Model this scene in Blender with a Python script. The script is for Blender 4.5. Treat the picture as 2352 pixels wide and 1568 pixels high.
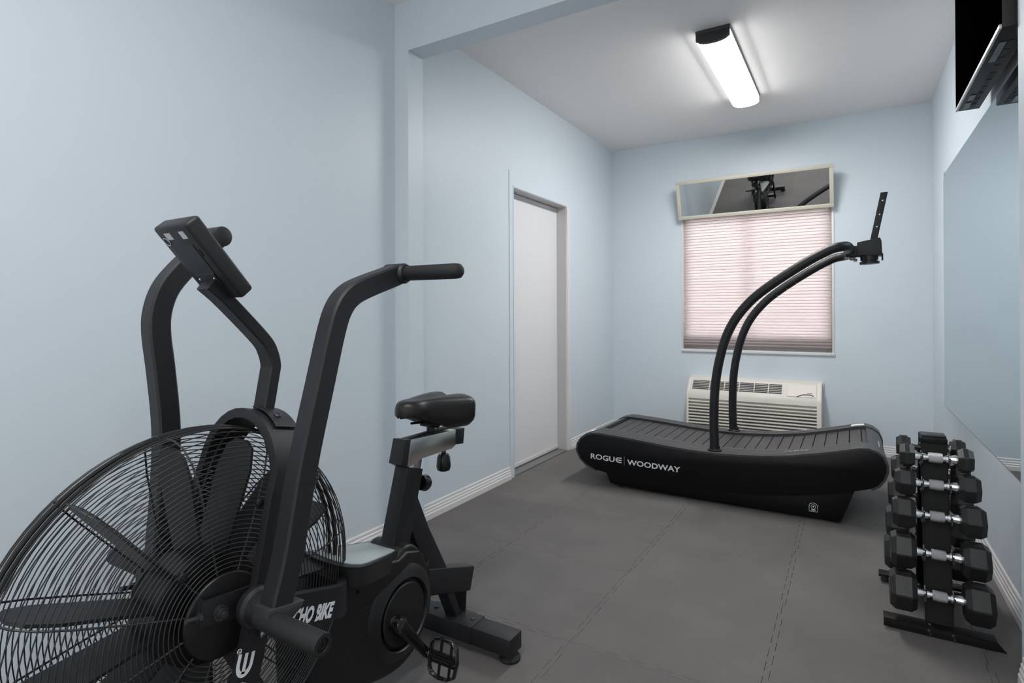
import bpy, bmesh, math, random
from mathutils import Vector, Matrix, Quaternion
random.seed(4)
for o in list(bpy.data.objects): bpy.data.objects.remove(o)
S = bpy.context.scene
COL = S.collection
PI = math.pi

# ------------------------------------------------------------------ camera
FPX, YAW, PITCH, ROLL, CYP = 1300.8, .5399, .0032, -.0038, 714.4
d = Vector((-math.sin(YAW)*math.cos(PITCH), math.cos(YAW)*math.cos(PITCH), math.sin(PITCH)))
r0 = Vector((math.cos(YAW), math.sin(YAW), 0)); u0 = r0.cross(d)
rr = r0*math.cos(ROLL)+u0*math.sin(ROLL); uu = -r0*math.sin(ROLL)+u0*math.cos(ROLL)
cd = bpy.data.cameras.new('camera'); cam = bpy.data.objects.new('camera', cd); COL.objects.link(cam)
M = Matrix.Identity(4)
for i in range(3): M[i][0] = rr[i]; M[i][1] = uu[i]; M[i][2] = -d[i]
M[0][3], M[1][3], M[2][3] = 0, 0, 1.14
cam.matrix_world = M
cd.sensor_width = 36; cd.lens = FPX/2352*36; cd.shift_y = -(784-CYP)/2352; cd.clip_start = .02
S.camera = cam

# ------------------------------------------------------------------ world, light, exposure
S.view_settings.view_transform = 'Standard'; S.view_settings.look = 'None'
S.view_settings.gamma = 1; S.view_settings.use_curve_mapping = False; S.view_settings.exposure = 0.0
w = bpy.data.worlds.new('sky'); S.world = w; w.use_nodes = True
bg = w.node_tree.nodes['Background']; bg.inputs[0].default_value = (1, .97, .98, 1); bg.inputs[1].default_value = 8.6
DIFFUSER_FRONT = 61.0      # ceiling fixture seen in the photograph
DIFFUSER_NEAR = 46.0       # its twin in the near half of the room
dl = bpy.data.lights.new('rear_fill_light', 'AREA'); dl.shape = 'RECTANGLE'; dl.size = 1.9; dl.size_y = 1.9  # fill light added behind the camera, no real doorway stands for it
dl.energy = 30; dl.color = (1, .985, .97)
dlo = bpy.data.objects.new('rear_fill_light', dl); COL.objects.link(dlo)
dlo.location = (-.75, -2.33, 1.35); dlo.rotation_euler = (math.radians(90), 0, 0)

# ------------------------------------------------------------------ materials
def mat(name, col, rough=.5, metal=0, spec=.5, noise=0, nscale=40, bump=0, bscale=200, coat=0, emit=None, estr=0):
    m = bpy.data.materials.new(name); m.use_nodes = True; nt = m.node_tree; b = nt.nodes['Principled BSDF']
    b.inputs['Base Color'].default_value = (*col, 1); b.inputs['Roughness'].default_value = rough
    b.inputs['Metallic'].default_value = metal; b.inputs['Specular IOR Level'].default_value = spec
    b.inputs['Coat Weight'].default_value = coat
    if emit: b.inputs['Emission Color'].default_value = (*emit, 1); b.inputs['Emission Strength'].default_value = estr
    tc = nt.nodes.new('ShaderNodeTexCoord')
    if noise:
        n = nt.nodes.new('ShaderNodeTexNoise'); n.inputs['Scale'].default_value = nscale; n.inputs['Detail'].default_value = 5
        nt.links.new(tc.outputs['Object'], n.inputs['Vector'])
        mx = nt.nodes.new('ShaderNodeMix'); mx.data_type = 'RGBA'
        mx.inputs[6].default_value = (*[c*(1-noise) for c in col], 1); mx.inputs[7].default_value = (*[min(1, c*(1+noise)) for c in col], 1)
        nt.links.new(n.outputs[0], mx.inputs[0]); nt.links.new(mx.outputs[2], b.inputs['Base Color'])
    if bump:
        n = nt.nodes.new('ShaderNodeTexNoise'); n.inputs['Scale'].default_value = bscale; n.inputs['Detail'].default_value = 3
        nt.links.new(tc.outputs['Object'], n.inputs['Vector'])
        bp = nt.nodes.new('ShaderNodeBump'); bp.inputs['Strength'].default_value = bump; bp.inputs['Distance'].default_value = .002
        nt.links.new(n.outputs[0], bp.inputs['Height']); nt.links.new(bp.outputs[0], b.inputs['Normal'])
    return m
wall_m = mat('blue wall paint', (.63, .695, .748), .42, spec=.35, noise=.025, nscale=1.3, bump=.18, bscale=260)
ceil_m = mat('ceiling paint', (.93, .91, .895), .8, spec=.2, noise=.02, nscale=2, bump=.15, bscale=180)
white_m = mat('white gloss paint', (.72, .70, .69), .35, noise=.02, nscale=6)
door_m = mat('white door paint', (.76, .755, .76), .45, noise=.015, nscale=3)
jamb_m = mat('grey white jamb paint', (.56, .55, .55), .5, noise=.02, nscale=5)
thresh_m = mat('dull threshold metal', (.22, .215, .22), .45, metal=.4, noise=.1, nscale=20)
powder = mat('black powder coat', (.0125, .0125, .0145), .42, spec=.38, noise=.12, nscale=60, bump=.25, bscale=900)
plastic = mat('black plastic', (.0095, .0092, .0095), .40, spec=.38, noise=.1, nscale=30, bump=.12, bscale=700)
gloss = mat('glossy black plastic', (.006, .006, .0065), .22, spec=.4, noise=.1, nscale=20)
dark_m = mat('deep black', (.0025, .0025, .003), .5, spec=.2, noise=.1, nscale=30)
rubber = mat('black rubber', (.010, .010, .010), .7, noise=.2, nscale=80, bump=.3, bscale=600)
urethane = mat('black hex head rubber', (.013, .0128, .0125), .42, spec=.5, noise=.2, nscale=25, bump=.2, bscale=300)
foam = mat('black foam grip', (.008, .008, .0085), .6, spec=.4, noise=.15, nscale=200, bump=.4, bscale=1200)
leather = mat('black saddle vinyl', (.010, .0085, .008), .33, spec=.4, noise=.2, nscale=30, bump=.25, bscale=500)
wire_m = mat('black guard wire', (.024, .024, .0245), .34, spec=.5, noise=.1, nscale=60)
rackplate = mat('matt black rack steel', (.0065, .0065, .0070), .55, spec=.2, noise=.1, nscale=30, bump=.1, bscale=700)
chrome = mat('chrome', (.82, .82, .83), .16, metal=1, noise=.04, nscale=60)
knurl = mat('knurled chrome', (.70, .70, .71), .36, metal=1, noise=.12, nscale=300, bump=.8, bscale=1500)
brushed = mat('satin steel', (.66, .65, .63), .27, metal=1, noise=.08, nscale=40)
bolt_m = mat('dark bolt steel', (.10, .10, .105), .3, metal=.8, noise=.1, nscale=90)
pale_m = mat('pale grey plate', (.46, .50, .49), .35, noise=.06, nscale=25)
slat_m = mat('dark rubber slat', (.042, .039, .040), .5, noise=.15, nscale=30, bump=.3, bscale=500)
side_m = mat('black side panel', (.0032, .0030, .0040), .42, spec=.25, noise=.05, nscale=6, bump=.1, bscale=600)
rail_m = mat('dark grey rail', (.042, .042, .043), .42, noise=.1, nscale=20, bump=.2, bscale=700)
letter = mat('white lettering', (.80, .81, .82), .5, noise=.02, nscale=50)
dimletter = mat('grey lettering', (.30, .28, .28), .5, noise=.05, nscale=50)
sticker = mat('pale sticker', (.50, .51, .52), .5, noise=.35, nscale=260)
cream = mat('cream mirror frame', (.58, .55, .46), .45, noise=.04, nscale=12)
ac_m = mat('almond plastic', (.70, .66, .60), .45, noise=.03, nscale=8)
ac_d = mat('painted vent shade', (.05, .045, .043), .7, noise=.1, nscale=20)  # dark colour stands in for the shade inside the vents
tan_m = mat('tan head rail', (.36, .27, .20), .5, noise=.1, nscale=12)
brown_m = mat('brown bottom rail', (.20, .15, .145), .5, noise=.1, nscale=12)
screen_m = mat('tv screen', (.0005, .0005, .0006), .9, spec=.0, noise=.05, nscale=5)
silver = mat('silver bezel', (.55, .55, .56), .4, metal=.5, noise=.04, nscale=40)
tvbody = mat('tv housing', (.013, .013, .0135), .5, spec=.3, noise=.1, nscale=30, bump=.1, bscale=400)
glass_dark = mat('window frame vinyl', (.60, .60, .60), .5, noise=.02, nscale=9)
ground_m = mat('outside paving', (.16, .145, .14), .8, noise=.15, nscale=2)

def mirror_mat(name, col, rough=.01):
    m = mat(name, col, rough, metal=1, noise=.01, nscale=2); return m
mir1 = mirror_mat('mirror silvering', (.56, .66, .68))
mir2 = mirror_mat('framed mirror silvering', (.80, .81, .80))

# diffuser
def diffuser_mat(name, s):
    m = mat(name, (.85, .85, .85), .4, emit=(1, .995, .985), estr=s)
    return m

# foam mat
def mat_floor():
    m = bpy.data.materials.new('grey foam mat'); m.use_nodes = True; nt = m.node_tree; b = nt.nodes['Principled BSDF']
    b.inputs['Roughness'].default_value = .62; b.inputs['Specular IOR Level'].default_value = .35
    tc = nt.nodes.new('ShaderNodeNewGeometry'); oi = nt.nodes.new('ShaderNodeObjectInfo')
    n1 = nt.nodes.new('ShaderNodeTexNoise'); n1.inputs['Scale'].default_value = 2.6; n1.inputs['Detail'].default_value = 6; n1.inputs['Roughness'].default_value = .62
    nt.links.new(tc.outputs['Position'], n1.inputs['Vector'])
    cr = nt.nodes.new('ShaderNodeValToRGB'); cr.color_ramp.elements[0].position = .3; cr.color_ramp.elements[1].position = .72
    cr.color_ramp.elements[0].color = (.112, .103, .098, 1); cr.color_ramp.elements[1].color = (.148, .136, .129, 1)
    nt.links.new(n1.outputs[0], cr.inputs[0])
    mr = nt.nodes.new('ShaderNodeMapRange'); mr.inputs[3].default_value = .93; mr.inputs[4].default_value = 1.06
    nt.links.new(oi.outputs['Random'], mr.inputs[0])
    hs = nt.nodes.new('ShaderNodeHueSaturation'); nt.links.new(mr.outputs[0], hs.inputs['Value']); nt.links.new(cr.outputs[0], hs.inputs['Color'])
    nt.links.new(hs.outputs[0], b.inputs['Base Color'])
    wv = nt.nodes.new('ShaderNodeTexWave'); wv.inputs['Scale'].default_value = 85; wv.bands_direction = 'X'; wv.inputs['Distortion'].default_value = 0
    wv2 = nt.nodes.new('ShaderNodeTexWave'); wv2.inputs['Scale'].default_value = 85; wv2.bands_direction = 'Y'
    n2 = nt.nodes.new('ShaderNodeTexNoise'); n2.inputs['Scale'].default_value = 9; n2.inputs['Detail'].default_value = 4
    for x in (wv, wv2, n2): nt.links.new(tc.outputs['Position'], x.inputs['Vector'])
    ad = nt.nodes.new('ShaderNodeMath'); nt.links.new(wv.outputs['Fac'], ad.inputs[0]); nt.links.new(wv2.outputs['Fac'], ad.inputs[1])
    bp = nt.nodes.new('ShaderNodeBump'); bp.inputs['Strength'].default_value = .35; bp.inputs['Distance'].default_value = .0006
    nt.links.new(ad.outputs[0], bp.inputs['Height'])
    bp2 = nt.nodes.new('ShaderNodeBump'); bp2.inputs['Strength'].default_value = .5; bp2.inputs['Distance'].default_value = .006
    nt.links.new(n2.outputs[0], bp2.inputs['Height']); nt.links.new(bp.outputs[0], bp2.inputs['Normal']); nt.links.new(bp2.outputs[0], b.inputs['Normal'])
    return m
foam_floor = mat_floor()

def shade_mat():
    m = bpy.data.materials.new('pleated shade fabric'); m.use_nodes = True; nt = m.node_tree
    nt.nodes.remove(nt.nodes['Principled BSDF']); out = nt.nodes['Material Output']
    t = nt.nodes.new('ShaderNodeBsdfTranslucent'); df = nt.nodes.new('ShaderNodeBsdfDiffuse'); mx = nt.nodes.new('ShaderNodeMixShader')
    tc = nt.nodes.new('ShaderNodeTexCoord'); mp = nt.nodes.new('ShaderNodeMapping'); mp.inputs['Scale'].default_value = (.7, .7, 34)
    n = nt.nodes.new('ShaderNodeTexNoise'); n.inputs['Scale'].default_value = 2.2; n.inputs['Detail'].default_value = 4
    nt.links.new(tc.outputs['Object'], mp.inputs[0]); nt.links.new(mp.outputs[0], n.inputs['Vector'])
    cr = nt.nodes.new('ShaderNodeValToRGB'); cr.color_ramp.elements[0].position = .35; cr.color_ramp.elements[1].position = .68
    cr.color_ramp.elements[0].color = (.655, .575, .575, 1); cr.color_ramp.elements[1].color = (.70, .635, .635, 1)
    nt.links.new(n.outputs[0], cr.inputs[0]); nt.links.new(cr.outputs[0], t.inputs[0]); nt.links.new(cr.outputs[0], df.inputs[0])
    mx.inputs[0].default_value = .58
    nt.links.new(df.outputs[0], mx.inputs[1]); nt.links.new(t.outputs[0], mx.inputs[2]); nt.links.new(mx.outputs[0], out.inputs[0])
    return m
shade_m = shade_mat()

# ------------------------------------------------------------------ mesh helpers
def obj(name, bm, m, parent=None, smooth=True, ang=35):
    me = bpy.data.meshes.new(name)
    bmesh.ops.recalc_face_normals(bm, faces=bm.faces)
    bm.to_mesh(me); bm.free()
    if smooth:
        for p in me.polygons: p.use_smooth = True
        try: me.set_sharp_from_angle(angle=math.radians(ang))
        except Exception: pass
    me.materials.append(m)
    o = bpy.data.objects.new(name, me); COL.objects.link(o)
    if parent: o.parent = parent; o.matrix_parent_inverse = parent_inv(parent)
    return o
def parent_inv(p):
    mw = Matrix.Translation(p.location) if p.parent is None else Matrix.Identity(4)
    if p.parent is not None:
        return Matrix.Identity(4) if p.type == 'MESH' and p.parent else Matrix.Identity(4)
    return mw.inverted()
def tag(o, label=None, cat=None, group=None, kind=None):
    if label: o['label'] = label
    if cat: o['category'] = cat
    if group: o['group'] = group
    if kind: o['kind'] = kind
    return o
def thing(name, loc, label, cat, group=None):
    o = bpy.data.objects.new(name, None); COL.objects.link(o); o.location = loc; o.empty_display_size = .1
    return tag(o, label, cat, group)
def struct(name, bm, m, smooth=False, label=None):
    o = obj(name, bm, m, None, smooth); o['kind'] = 'structure'
    if label: o['label'] = label
    return o
def box(bm, x0, x1, y0, y1, z0, z1, bev=0, seg=2):
    g = bmesh.ops.create_cube(bm, size=1)
    vs = g['verts']
    for v in vs: v.co = Vector((x0+(v.co.x+.5)*(x1-x0), y0+(v.co.y+.5)*(y1-y0), z0+(v.co.z+.5)*(z1-z0)))
    if bev:
        es = list({e for v in vs for e in v.link_edges})
        bmesh.ops.bevel(bm, geom=es, offset=bev, segments=seg, affect='EDGES', profile=.5)
    return bm
def BX(*a, **k): return box(bmesh.new(), *a, **k)
def prism(bm, pts, axis, lo, hi, bev=0, seg=2):
    """polygon pts (a,b) extruded along axis: 0 -> pts are (y,z); 1 -> (x,z); 2 -> (x,y)"""
    def mk(a, b, t): return ((t, a, b), (a, t, b), (a, b, t))[axis]
    v0 = [bm.verts.new(mk(a, b, lo)) for a, b in pts]; v1 = [bm.verts.new(mk(a, b, hi)) for a, b in pts]
    n = len(pts); fs = [bm.faces.new(v0), bm.faces.new(v1)]
    for i in range(n): fs.append(bm.faces.new((v0[i], v0[(i+1) % n], v1[(i+1) % n], v1[i])))
    bmesh.ops.recalc_face_normals(bm, faces=fs)
    if bev:
        es = list({e for e in fs[0].edges} | {e for e in fs[1].edges})
        bmesh.ops.bevel(bm, geom=es, offset=bev, segments=seg, affect='EDGES', profile=.5)
    return bm
def smooth_path(pts, rad, n=8):
    """fillet interior corners with quadratic arcs; rad may be list"""
    P = [Vector(p) for p in pts]; out = [P[0]]
    for i in range(1, len(P)-1):
        R = rad[i-1] if isinstance(rad, (list, tuple)) else rad
        a = P[i]-P[i-1]; b = P[i+1]-P[i]
        ra = min(R, a.length*.49); rb = min(R, b.length*.49)
        p0 = P[i]-a.normalized()*ra; p1 = P[i]+b.normalized()*rb
        for k in range(n+1):
            t = k/n; out.append(p0*(1-t)**2+P[i]*2*t*(1-t)+p1*t*t)
    out.append(P[-1]); return out
def catmull(pts, n=6):
    P = [Vector(p) for p in pts]; P = [P[0]*2-P[1]]+P+[P[-1]*2-P[-2]]; out = []
    for i in range(1, len(P)-2):
        for k in range(n):
            t = k/n; a, b, c, e = P[i-1:i+3]
            out.append(.5*((2*b)+(c-a)*t+(2*a-5*b+4*c-e)*t*t+(-a+3*b-3*c+e)*t**3))
    out.append(P[-2]); return out
def sweep(bm, path, prof, up=(1, 0, 0), scales=None, cap=True, closed=False):
    """prof: list of (s,t); s along 'up', t along up x tangent"""
    path = [Vector(p) for p in path]; up = Vector(up); rings = []; n = len(path)
    for i, p in enumerate(path):
        if closed: T = path[(i+1) % n]-path[i-1]
        else: T = (path[min(i+1, n-1)]-path[max(i-1, 0)])
        T.normalize(); U = (up-T*up.dot(T)).normalized(); V = T.cross(U)
        sc = scales[i] if scales else (1, 1)
        rings.append([bm.verts.new(p+U*(s*sc[0])+V*(t*sc[1])) for s, t in prof])
    m = len(prof)
    for i in range(n if closed else n-1):
        A, B = rings[i], rings[(i+1) % n]
        for j in range(m): bm.faces.new((A[j], A[(j+1) % m], B[(j+1) % m], B[j]))
    if cap and not closed: bm.faces.new(rings[0]); bm.faces.new(rings[-1])
    return bm
def circ(r, n=16): return [(r*math.cos(2*PI*k/n), r*math.sin(2*PI*k/n)) for k in range(n)]
def rrect(w, h, b=.004, n=2):
    out = []
    for cx, cy, a0 in ((w/2-b, h/2-b, 0), (-w/2+b, h/2-b, 90), (-w/2+b, -h/2+b, 180), (w/2-b, -h/2+b, 270)):
        for k in range(n+1):
            a = math.radians(a0+90*k/n); out.append((cx+b*math.cos(a), cy+b*math.sin(a)))
    return out
def tube(bm, path, r, n=16, up=None, cap=True):
    if up is None:
        T = Vector(path[-1])-Vector(path[0]); up = (0, 0, 1) if abs(T.normalized().z) < .8 else (0, 1, 0)
    sc = None
    if isinstance(r, (list, tuple)): sc = [(q, q) for q in r]; r = 1
    return sweep(bm, path, circ(r, n), up, sc, cap)
def lathe(bm, prof, origin, axis, n=24, cap=True):
    """prof: list of (t along axis, radius)"""
    A = Vector(axis).normalized(); U = A.orthogonal().normalized(); V = A.cross(U); O = Vector(origin); rings = []
    for t, r in prof: rings.append([bm.verts.new(O+A*t+(U*math.cos(2*PI*k/n)+V*math.sin(2*PI*k/n))*max(r, 1e-4)) for k in range(n)])
    for a, b in zip(rings, rings[1:]):
        for k in range(n): bm.faces.new((a[k], a[(k+1) % n], b[(k+1) % n], b[k]))
    if cap: bm.faces.new(rings[0]); bm.faces.new(rings[-1])
    return bm
def bolt(bm, o, axis, r=.006, h=.005):
    lathe(bm, [(0, r), (h*.6, r), (h, r*.7)], o, axis, 10); lathe(bm, [(h, r*.4), (h*1.3, r*.35)], o, axis, 6); return bm
def bezel_ring(bm, c, axis, R, r, n=40, m=8):
    A = Vector(axis).normalized(); U = A.orthogonal().normalized(); V = A.cross(U); c = Vector(c)
    path = [c+(U*math.cos(2*PI*k/n)+V*math.sin(2*PI*k/n))*R for k in range(n)]
    return sweep(bm, path, circ(r, m), A, closed=True)
def text(name, s, p0, p1, cap, normal, parent, m, shear=0, depth=.0008, width=None, bold=0, fontscale=1):
    """lay text so that its baseline runs p0 -> p1 with capital height cap on the surface with the given normal"""
    cu = bpy.data.curves.new(name, 'FONT'); cu.body = s; cu.extrude = .0; cu.resolution_u = 3; cu.offset = bold; cu.shear = shear
    to = bpy.data.objects.new('tmp', cu); COL.objects.link(to)
    dg = bpy.context.evaluated_depsgraph_get(); me = bpy.data.meshes.new_from_object(to.evaluated_get(dg))
    bpy.data.objects.remove(to)
    xs = [v.co.x for v in me.vertices]; ys = [v.co.y for v in me.vertices]
    x0, x1, y0, y1 = min(xs), max(xs), min(ys), max(ys)
    p0 = Vector(p0); p1 = Vector(p1); N = Vector(normal).normalized(); X = (p1-p0).normalized(); Y = N.cross(X); L = (p1-p0).length
    bm = bmesh.new(); bm.from_mesh(me)
    for v in bm.verts: v.co = p0+X*((v.co.x-x0)/(x1-x0)*L)+Y*((v.co.y-y0)/(y1-y0)*cap)+N*depth
    bpy.data.meshes.remove(me)
    o = obj(name, bm, m, parent, smooth=False); return o

# ------------------------------------------------------------------ room
XL, XR, XJ, YB, H, YN = -2.02, .53, .448, 5.325, 2.73, -2.4
Y1, Y2, XP, ZB = 2.20, 2.317, -1.93, 2.479
T = .14
struct('floor', BX(XL-T, XR+T, YN-T, YB+T, -.06, -.013), rubber)
floor = bpy.data.objects['floor']; floor['label'] = 'subfloor under the grey interlocking foam mats'
struct('ceiling', BX(XL-T, XR+T, YN-T, YB+T, H, H+.1), ceil_m)
DY0, DY1, DZ = 3.385, 4.262, 2.02
b = bmesh.new(); box(b, XL-T, XL, YN-T, DY0, -.013, H); box(b, XL-T, XL, DY1, YB+T, -.013, H); box(b, XL-T, XL, DY0, DY1, DZ, H)
struct('wall_left', b, wall_m)
WX0, WX1, WZ0, WZ1 = -1.345, -.130, .80, 2.03
b = bmesh.new(); box(b, XL, WX0, YB, YB+T, -.013, H); box(b, WX1, XR, YB, YB+T, -.013, H)
box(b, WX0, WX1, YB, YB+T, -.013, WZ0); box(b, WX0, WX1, YB, YB+T, WZ1, H)
struct('wall_back', b, wall_m)
struct('wall_right', BX(XR, XR+T, Y2, YB+T, -.013, H), wall_m)
struct('wall_right_near', BX(XJ, XJ+.22, YN-T, Y2, -.013, H), wall_m)
# near wall behind the camera, with an invented opening for the fill light
b = bmesh.new(); box(b, XL, -1.7, YN-T, YN, -.013, H); box(b, .2, XJ, YN-T, YN, -.013, H); box(b, -1.7, .2, YN-T, YN, 2.3, H); box(b, -1.7, .2, YN-T, YN, -.013, .4)
struct('wall_near', b, wall_m)
struct('trim_1', BX(-1.7, .2, YN-T, YN-T+.02, .4, 2.3), door_m)  # unseen white panel closing the invented opening behind the fill light
struct('trim_2', BX(XL, XP, Y1, Y2, -.013, ZB), wall_m, label='pale blue pilaster at the left wall under the header beam')
struct('trim_3', BX(XL, XJ, Y1, Y2, ZB, H), wall_m, label='pale blue header beam across the room')
b = bmesh.new(); box(b, XL, XL+.006, DY0-.052, DY0-.006, 0, 2.13, .001); box(b, XL, XL+.009, DY0-.006, DY0, 0, 2.03)
struct('trim_4', b, wall_m, label='narrow painted batten beside the door opening')

# baseboards (moulded profile)
def base_profile(h=.085): return [(0, 0), (.016, 0), (.016, .030), (.0125, .034), (.0125, .046), (.0095, .050), (.0095, .062), (.006, .066), (.006, .080), (.003, h), (0, h)]
def baseboard(name, a, bb, normal, parent=None):
    a = Vector(a); bb = Vector(bb); N = Vector(normal); bm = bmesh.new(); R = []
    for p in (a, bb): R.append([bm.verts.new(p+N*s+Vector((0, 0, z))) for s, z in base_profile()])
    m = len(R[0])
    for j in range(m): bm.faces.new((R[0][j], R[0][(j+1) % m], R[1][(j+1) % m], R[1][j]))
    bm.faces.new(R[0]); bm.faces.new(R[1])
    return struct(name, bm, white_m, smooth=False)
baseboard('baseboard_left', (XL, Y2, 0), (XL, DY0-.054, 0), (1, 0, 0))
baseboard('baseboard_left_near', (XL, YN, 0), (XL, Y1, 0), (1, 0, 0))
baseboard('baseboard_left_far', (XL, DY1+.05, 0), (XL, YB, 0), (1, 0, 0))
baseboard('baseboard_back', (XL+.017, YB, 0), (XR-.017, YB, 0), (0, -1, 0))
baseboard('baseboard_right', (XR, Y2, 0), (XR, YB, 0), (-1, 0, 0))
baseboard('baseboard_right_near', (XJ, YN, 0), (XJ, Y2-.03, 0), (-1, 0, 0))

# interlocking mats
P0X, P0Y, PT = -.235, 1.79, .61
def seam(t, phase, amp=.013, teeth=10):
    """dovetail offset at t in 0..1 along a seam"""
    f = (t*teeth+phase) % 1.0
    return amp if f < .5 else -amp
def mat_outline(i, j):
    x0, x1 = P0X+PT*i, P0X+PT*(i+1); y0, y1 = P0Y+PT*j, P0Y+PT*(j+1); g = .0007; n = 14
    def edge(val, a, b2):
        """shared seam curve: flat at the corners, dovetails between"""
        out = [(a, val)]; step = (b2-a)/n
        for k in range(1, n-1):
            amp = .009*(1 if k % 2 else -1); w = .16*step
            s0, s1 = a+step*k, a+step*(k+1)
            if k == 1: out.append((s0, val))
            out += [(s0-w, val+amp), (s1+w, val+amp)]
            if k == n-2: out.append((s1, val))
        out.append((b2, val)); return out
    bot, top = edge(y0, x0, x1), edge(y1, x0, x1); right, left = edge(x1, y0, y1), edge(x0, y0, y1)
    P = [(min(max(s, x0+g), x1-g), v+g) for s, v in bot]+[(v-g, min(max(s, y0+g), y1-g)) for s, v in right[1:]]
    P += [(min(max(s, x0+g), x1-g), v-g) for s, v in reversed(top)][1:]+[(v+g, min(max(s, y0+g), y1-g)) for s, v in reversed(left)][1:-1]
    return P
def clip(P, x0, x1, y0, y1):
    return [(min(max(x, x0), x1), min(max(y, y0), y1)) for x, y in P]
for i in range(-3, 2):
    for j in range(-7, 6):
        P = clip(mat_outline(i, j), XL+.001, XR-.001, YN+.001, YB-.001)
        Q = [P[0]]
        for p in P[1:]:
            if (p[0]-Q[-1][0])**2+(p[1]-Q[-1][1])**2 > 1e-8: Q.append(p)
        if (Q[0][0]-Q[-1][0])**2+(Q[0][1]-Q[-1][1])**2 < 1e-8: Q.pop()
        xs = [p[0] for p in Q]; ys = [p[1] for p in Q]
        if max(xs)-min(xs) < .03 or max(ys)-min(ys) < .03: continue
        bm = bmesh.new(); dz = random.uniform(-.0005, .0)
        prism(bm, Q, 2, -.0125, dz, 0)
        # small lip so that the seams catch the light
        obj('foam_mat', bm, foam_floor, floor, smooth=False)

# door_1 in the left wall
dr = BX(XL-.132, XL-.092, DY0+.004, DY1-.004, .035, DZ-.008, .002); door = struct('door_1', dr, door_m, label='plain white door recessed in the left wall')
b = bmesh.new()
box(b, XL-.137, XL-.004, DY1-.004, DY1+.002, 0, DZ); box(b, XL-.137, XL-.004, DY0-.002, DY0+.004, 0, DZ); box(b, XL-.137, XL-.004, DY0, DY1, DZ-.005, DZ+.002)
box(b, XL-.15, XL-.090, DY1-.006, DY1-.0035, 0, DZ-.005)
obj('door_jamb', b, jamb_m, door, smooth=False)
b = bmesh.new(); box(b, XL-.012, XL+.004, DY1-.006, DY1+.003, 0, DZ, .001); box(b, XL-.006, XL+.006, DY1+.003, DY1+.052, 0, DZ+.0, .002)
obj('door_casing', b, white_m, door, smooth=False)
obj('threshold', BX(XL-.13, XL-.004, DY0+.005, DY1-.005, -.012, .006, .002), thresh_m, door)
obj('door_sweep', BX(XL-.0915, XL-.086, DY0+.006, DY1-.006, .012, .040, .001), white_m, door)
struct('trim_5', BX(XL-.30, XL-.137, DY0-.05, DY1+.05, -.013, DZ+.05), dark_m, label='dark room side behind the door')

# window_1
b = bmesh.new()
for a in ((WX0, WX0+.035, .085, .125, WZ0, WZ1), (WX1-.035, WX1, .085, .125, WZ0, WZ1), (WX0+.035, WX1-.035, .085, .125, WZ1-.035, WZ1), (WX0+.035, WX1-.035, .085, .125, WZ0, WZ0+.13)):  # bottom rail made tall to darken the foot of the shade
    box(b, a[0], a[1], YB+a[2], YB+a[3], a[4], a[5], .003)
win = struct('window_1', b, glass_dark, label='white vinyl window behind the pleated shade')
xm = (WX0+WX1)/2-.05
obj('meeting_stile', BX(xm-.013, xm+.013, YB+.10, YB+.122, WZ0+.13, WZ1-.035, .003), glass_dark, win)
gm = bpy.data.materials.new('window glass'); gm.use_nodes = True; nt = gm.node_tree; nt.nodes.remove(nt.nodes['Principled BSDF'])
tr = nt.nodes.new('ShaderNodeBsdfTransparent'); tr.inputs[0].default_value = (.95, .97, .96, 1); gl = nt.nodes.new('ShaderNodeBsdfGlossy'); gl.inputs['Roughness'].default_value = .02
fr = nt.nodes.new('ShaderNodeFresnel'); mx = nt.nodes.new('ShaderNodeMixShader')
nt.links.new(fr.outputs[0], mx.inputs[0]); nt.links.new(tr.outputs[0], mx.inputs[1]); nt.links.new(gl.outputs[0], mx.inputs[2]); nt.links.new(mx.outputs[0], nt.nodes['Material Output'].inputs[0])
obj('pane', BX(WX0+.035, xm-.018, YB+.108, YB+.113, WZ0+.06, WZ1-.035), gm, win, smooth=False)
obj('pane', BX(xm+.018, WX1-.035, YB+.108, YB+.113, WZ0+.06, WZ1-.035), gm, win, smooth=False)
# reveal lining, sill and side strips
b = bmesh.new(); box(b, WX0-.006, WX0+.006, YB-.006, YB+.06, WZ0, WZ1, .001); box(b, WX1-.006, WX1+.012, YB-.006, YB+.06, WZ0, WZ1, .001)
obj('window_reveal', b, white_m, win)
obj('window_sill', BX(WX0-.008, WX1+.014, YB-.014, YB+.06, WZ0-.022, WZ0+.004, .003), white_m, win)
struct('outside_ground', BX(-6, 5, YB+T+.01, 14, -.4, -.05), ground_m)

# pleated shade
SX0, SX1, SZ0, SZ1 = WX0+.010, WX1-.010, WZ0+.045, WZ1-.035
shade = thing('pleated_shade', ((SX0+SX1)/2, YB+.03, SZ0), 'pale pink pleated window shade pulled down and glowing with daylight', 'window shade')
b = bmesh.new(); NP = 44; cols = []
for k in range(2*NP+1):
    z = SZ0+(SZ1-SZ0)*k/(2*NP); y = YB+.030+(.008 if k % 2 else -.008)
    cols.append((b.verts.new((SX0, y, z)), b.verts.new((SX1, y, z))))
for a, c in zip(cols, cols[1:]): b.faces.new((a[0], a[1], c[1], c[0]))
obj('pleated_fabric', b, shade_m, shade, smooth=False)
b = bmesh.new()
for k in range(NP): z = SZ0+(SZ1-SZ0)*(2*k)/(2*NP); box(b, SX0, SX1, YB+.0205, YB+.0235, z-.0022, z+.0022)
obj('crease_band', b, shade_m, shade, smooth=False)['kind'] = 'stuff'
obj('head_rail', BX(SX0, SX1, YB+.005, YB+.05, SZ1, SZ1+.022, .003), tan_m, shade)
obj('bottom_rail', BX(SX0, SX1, YB+.016, YB+.044, SZ0-.018, SZ0, .003), brown_m, shade)
obj('rail_clip', BX(-.80, -.765, YB-.001, YB+.006, SZ1-.004, SZ1+.016, .002), silver, shade)

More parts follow.
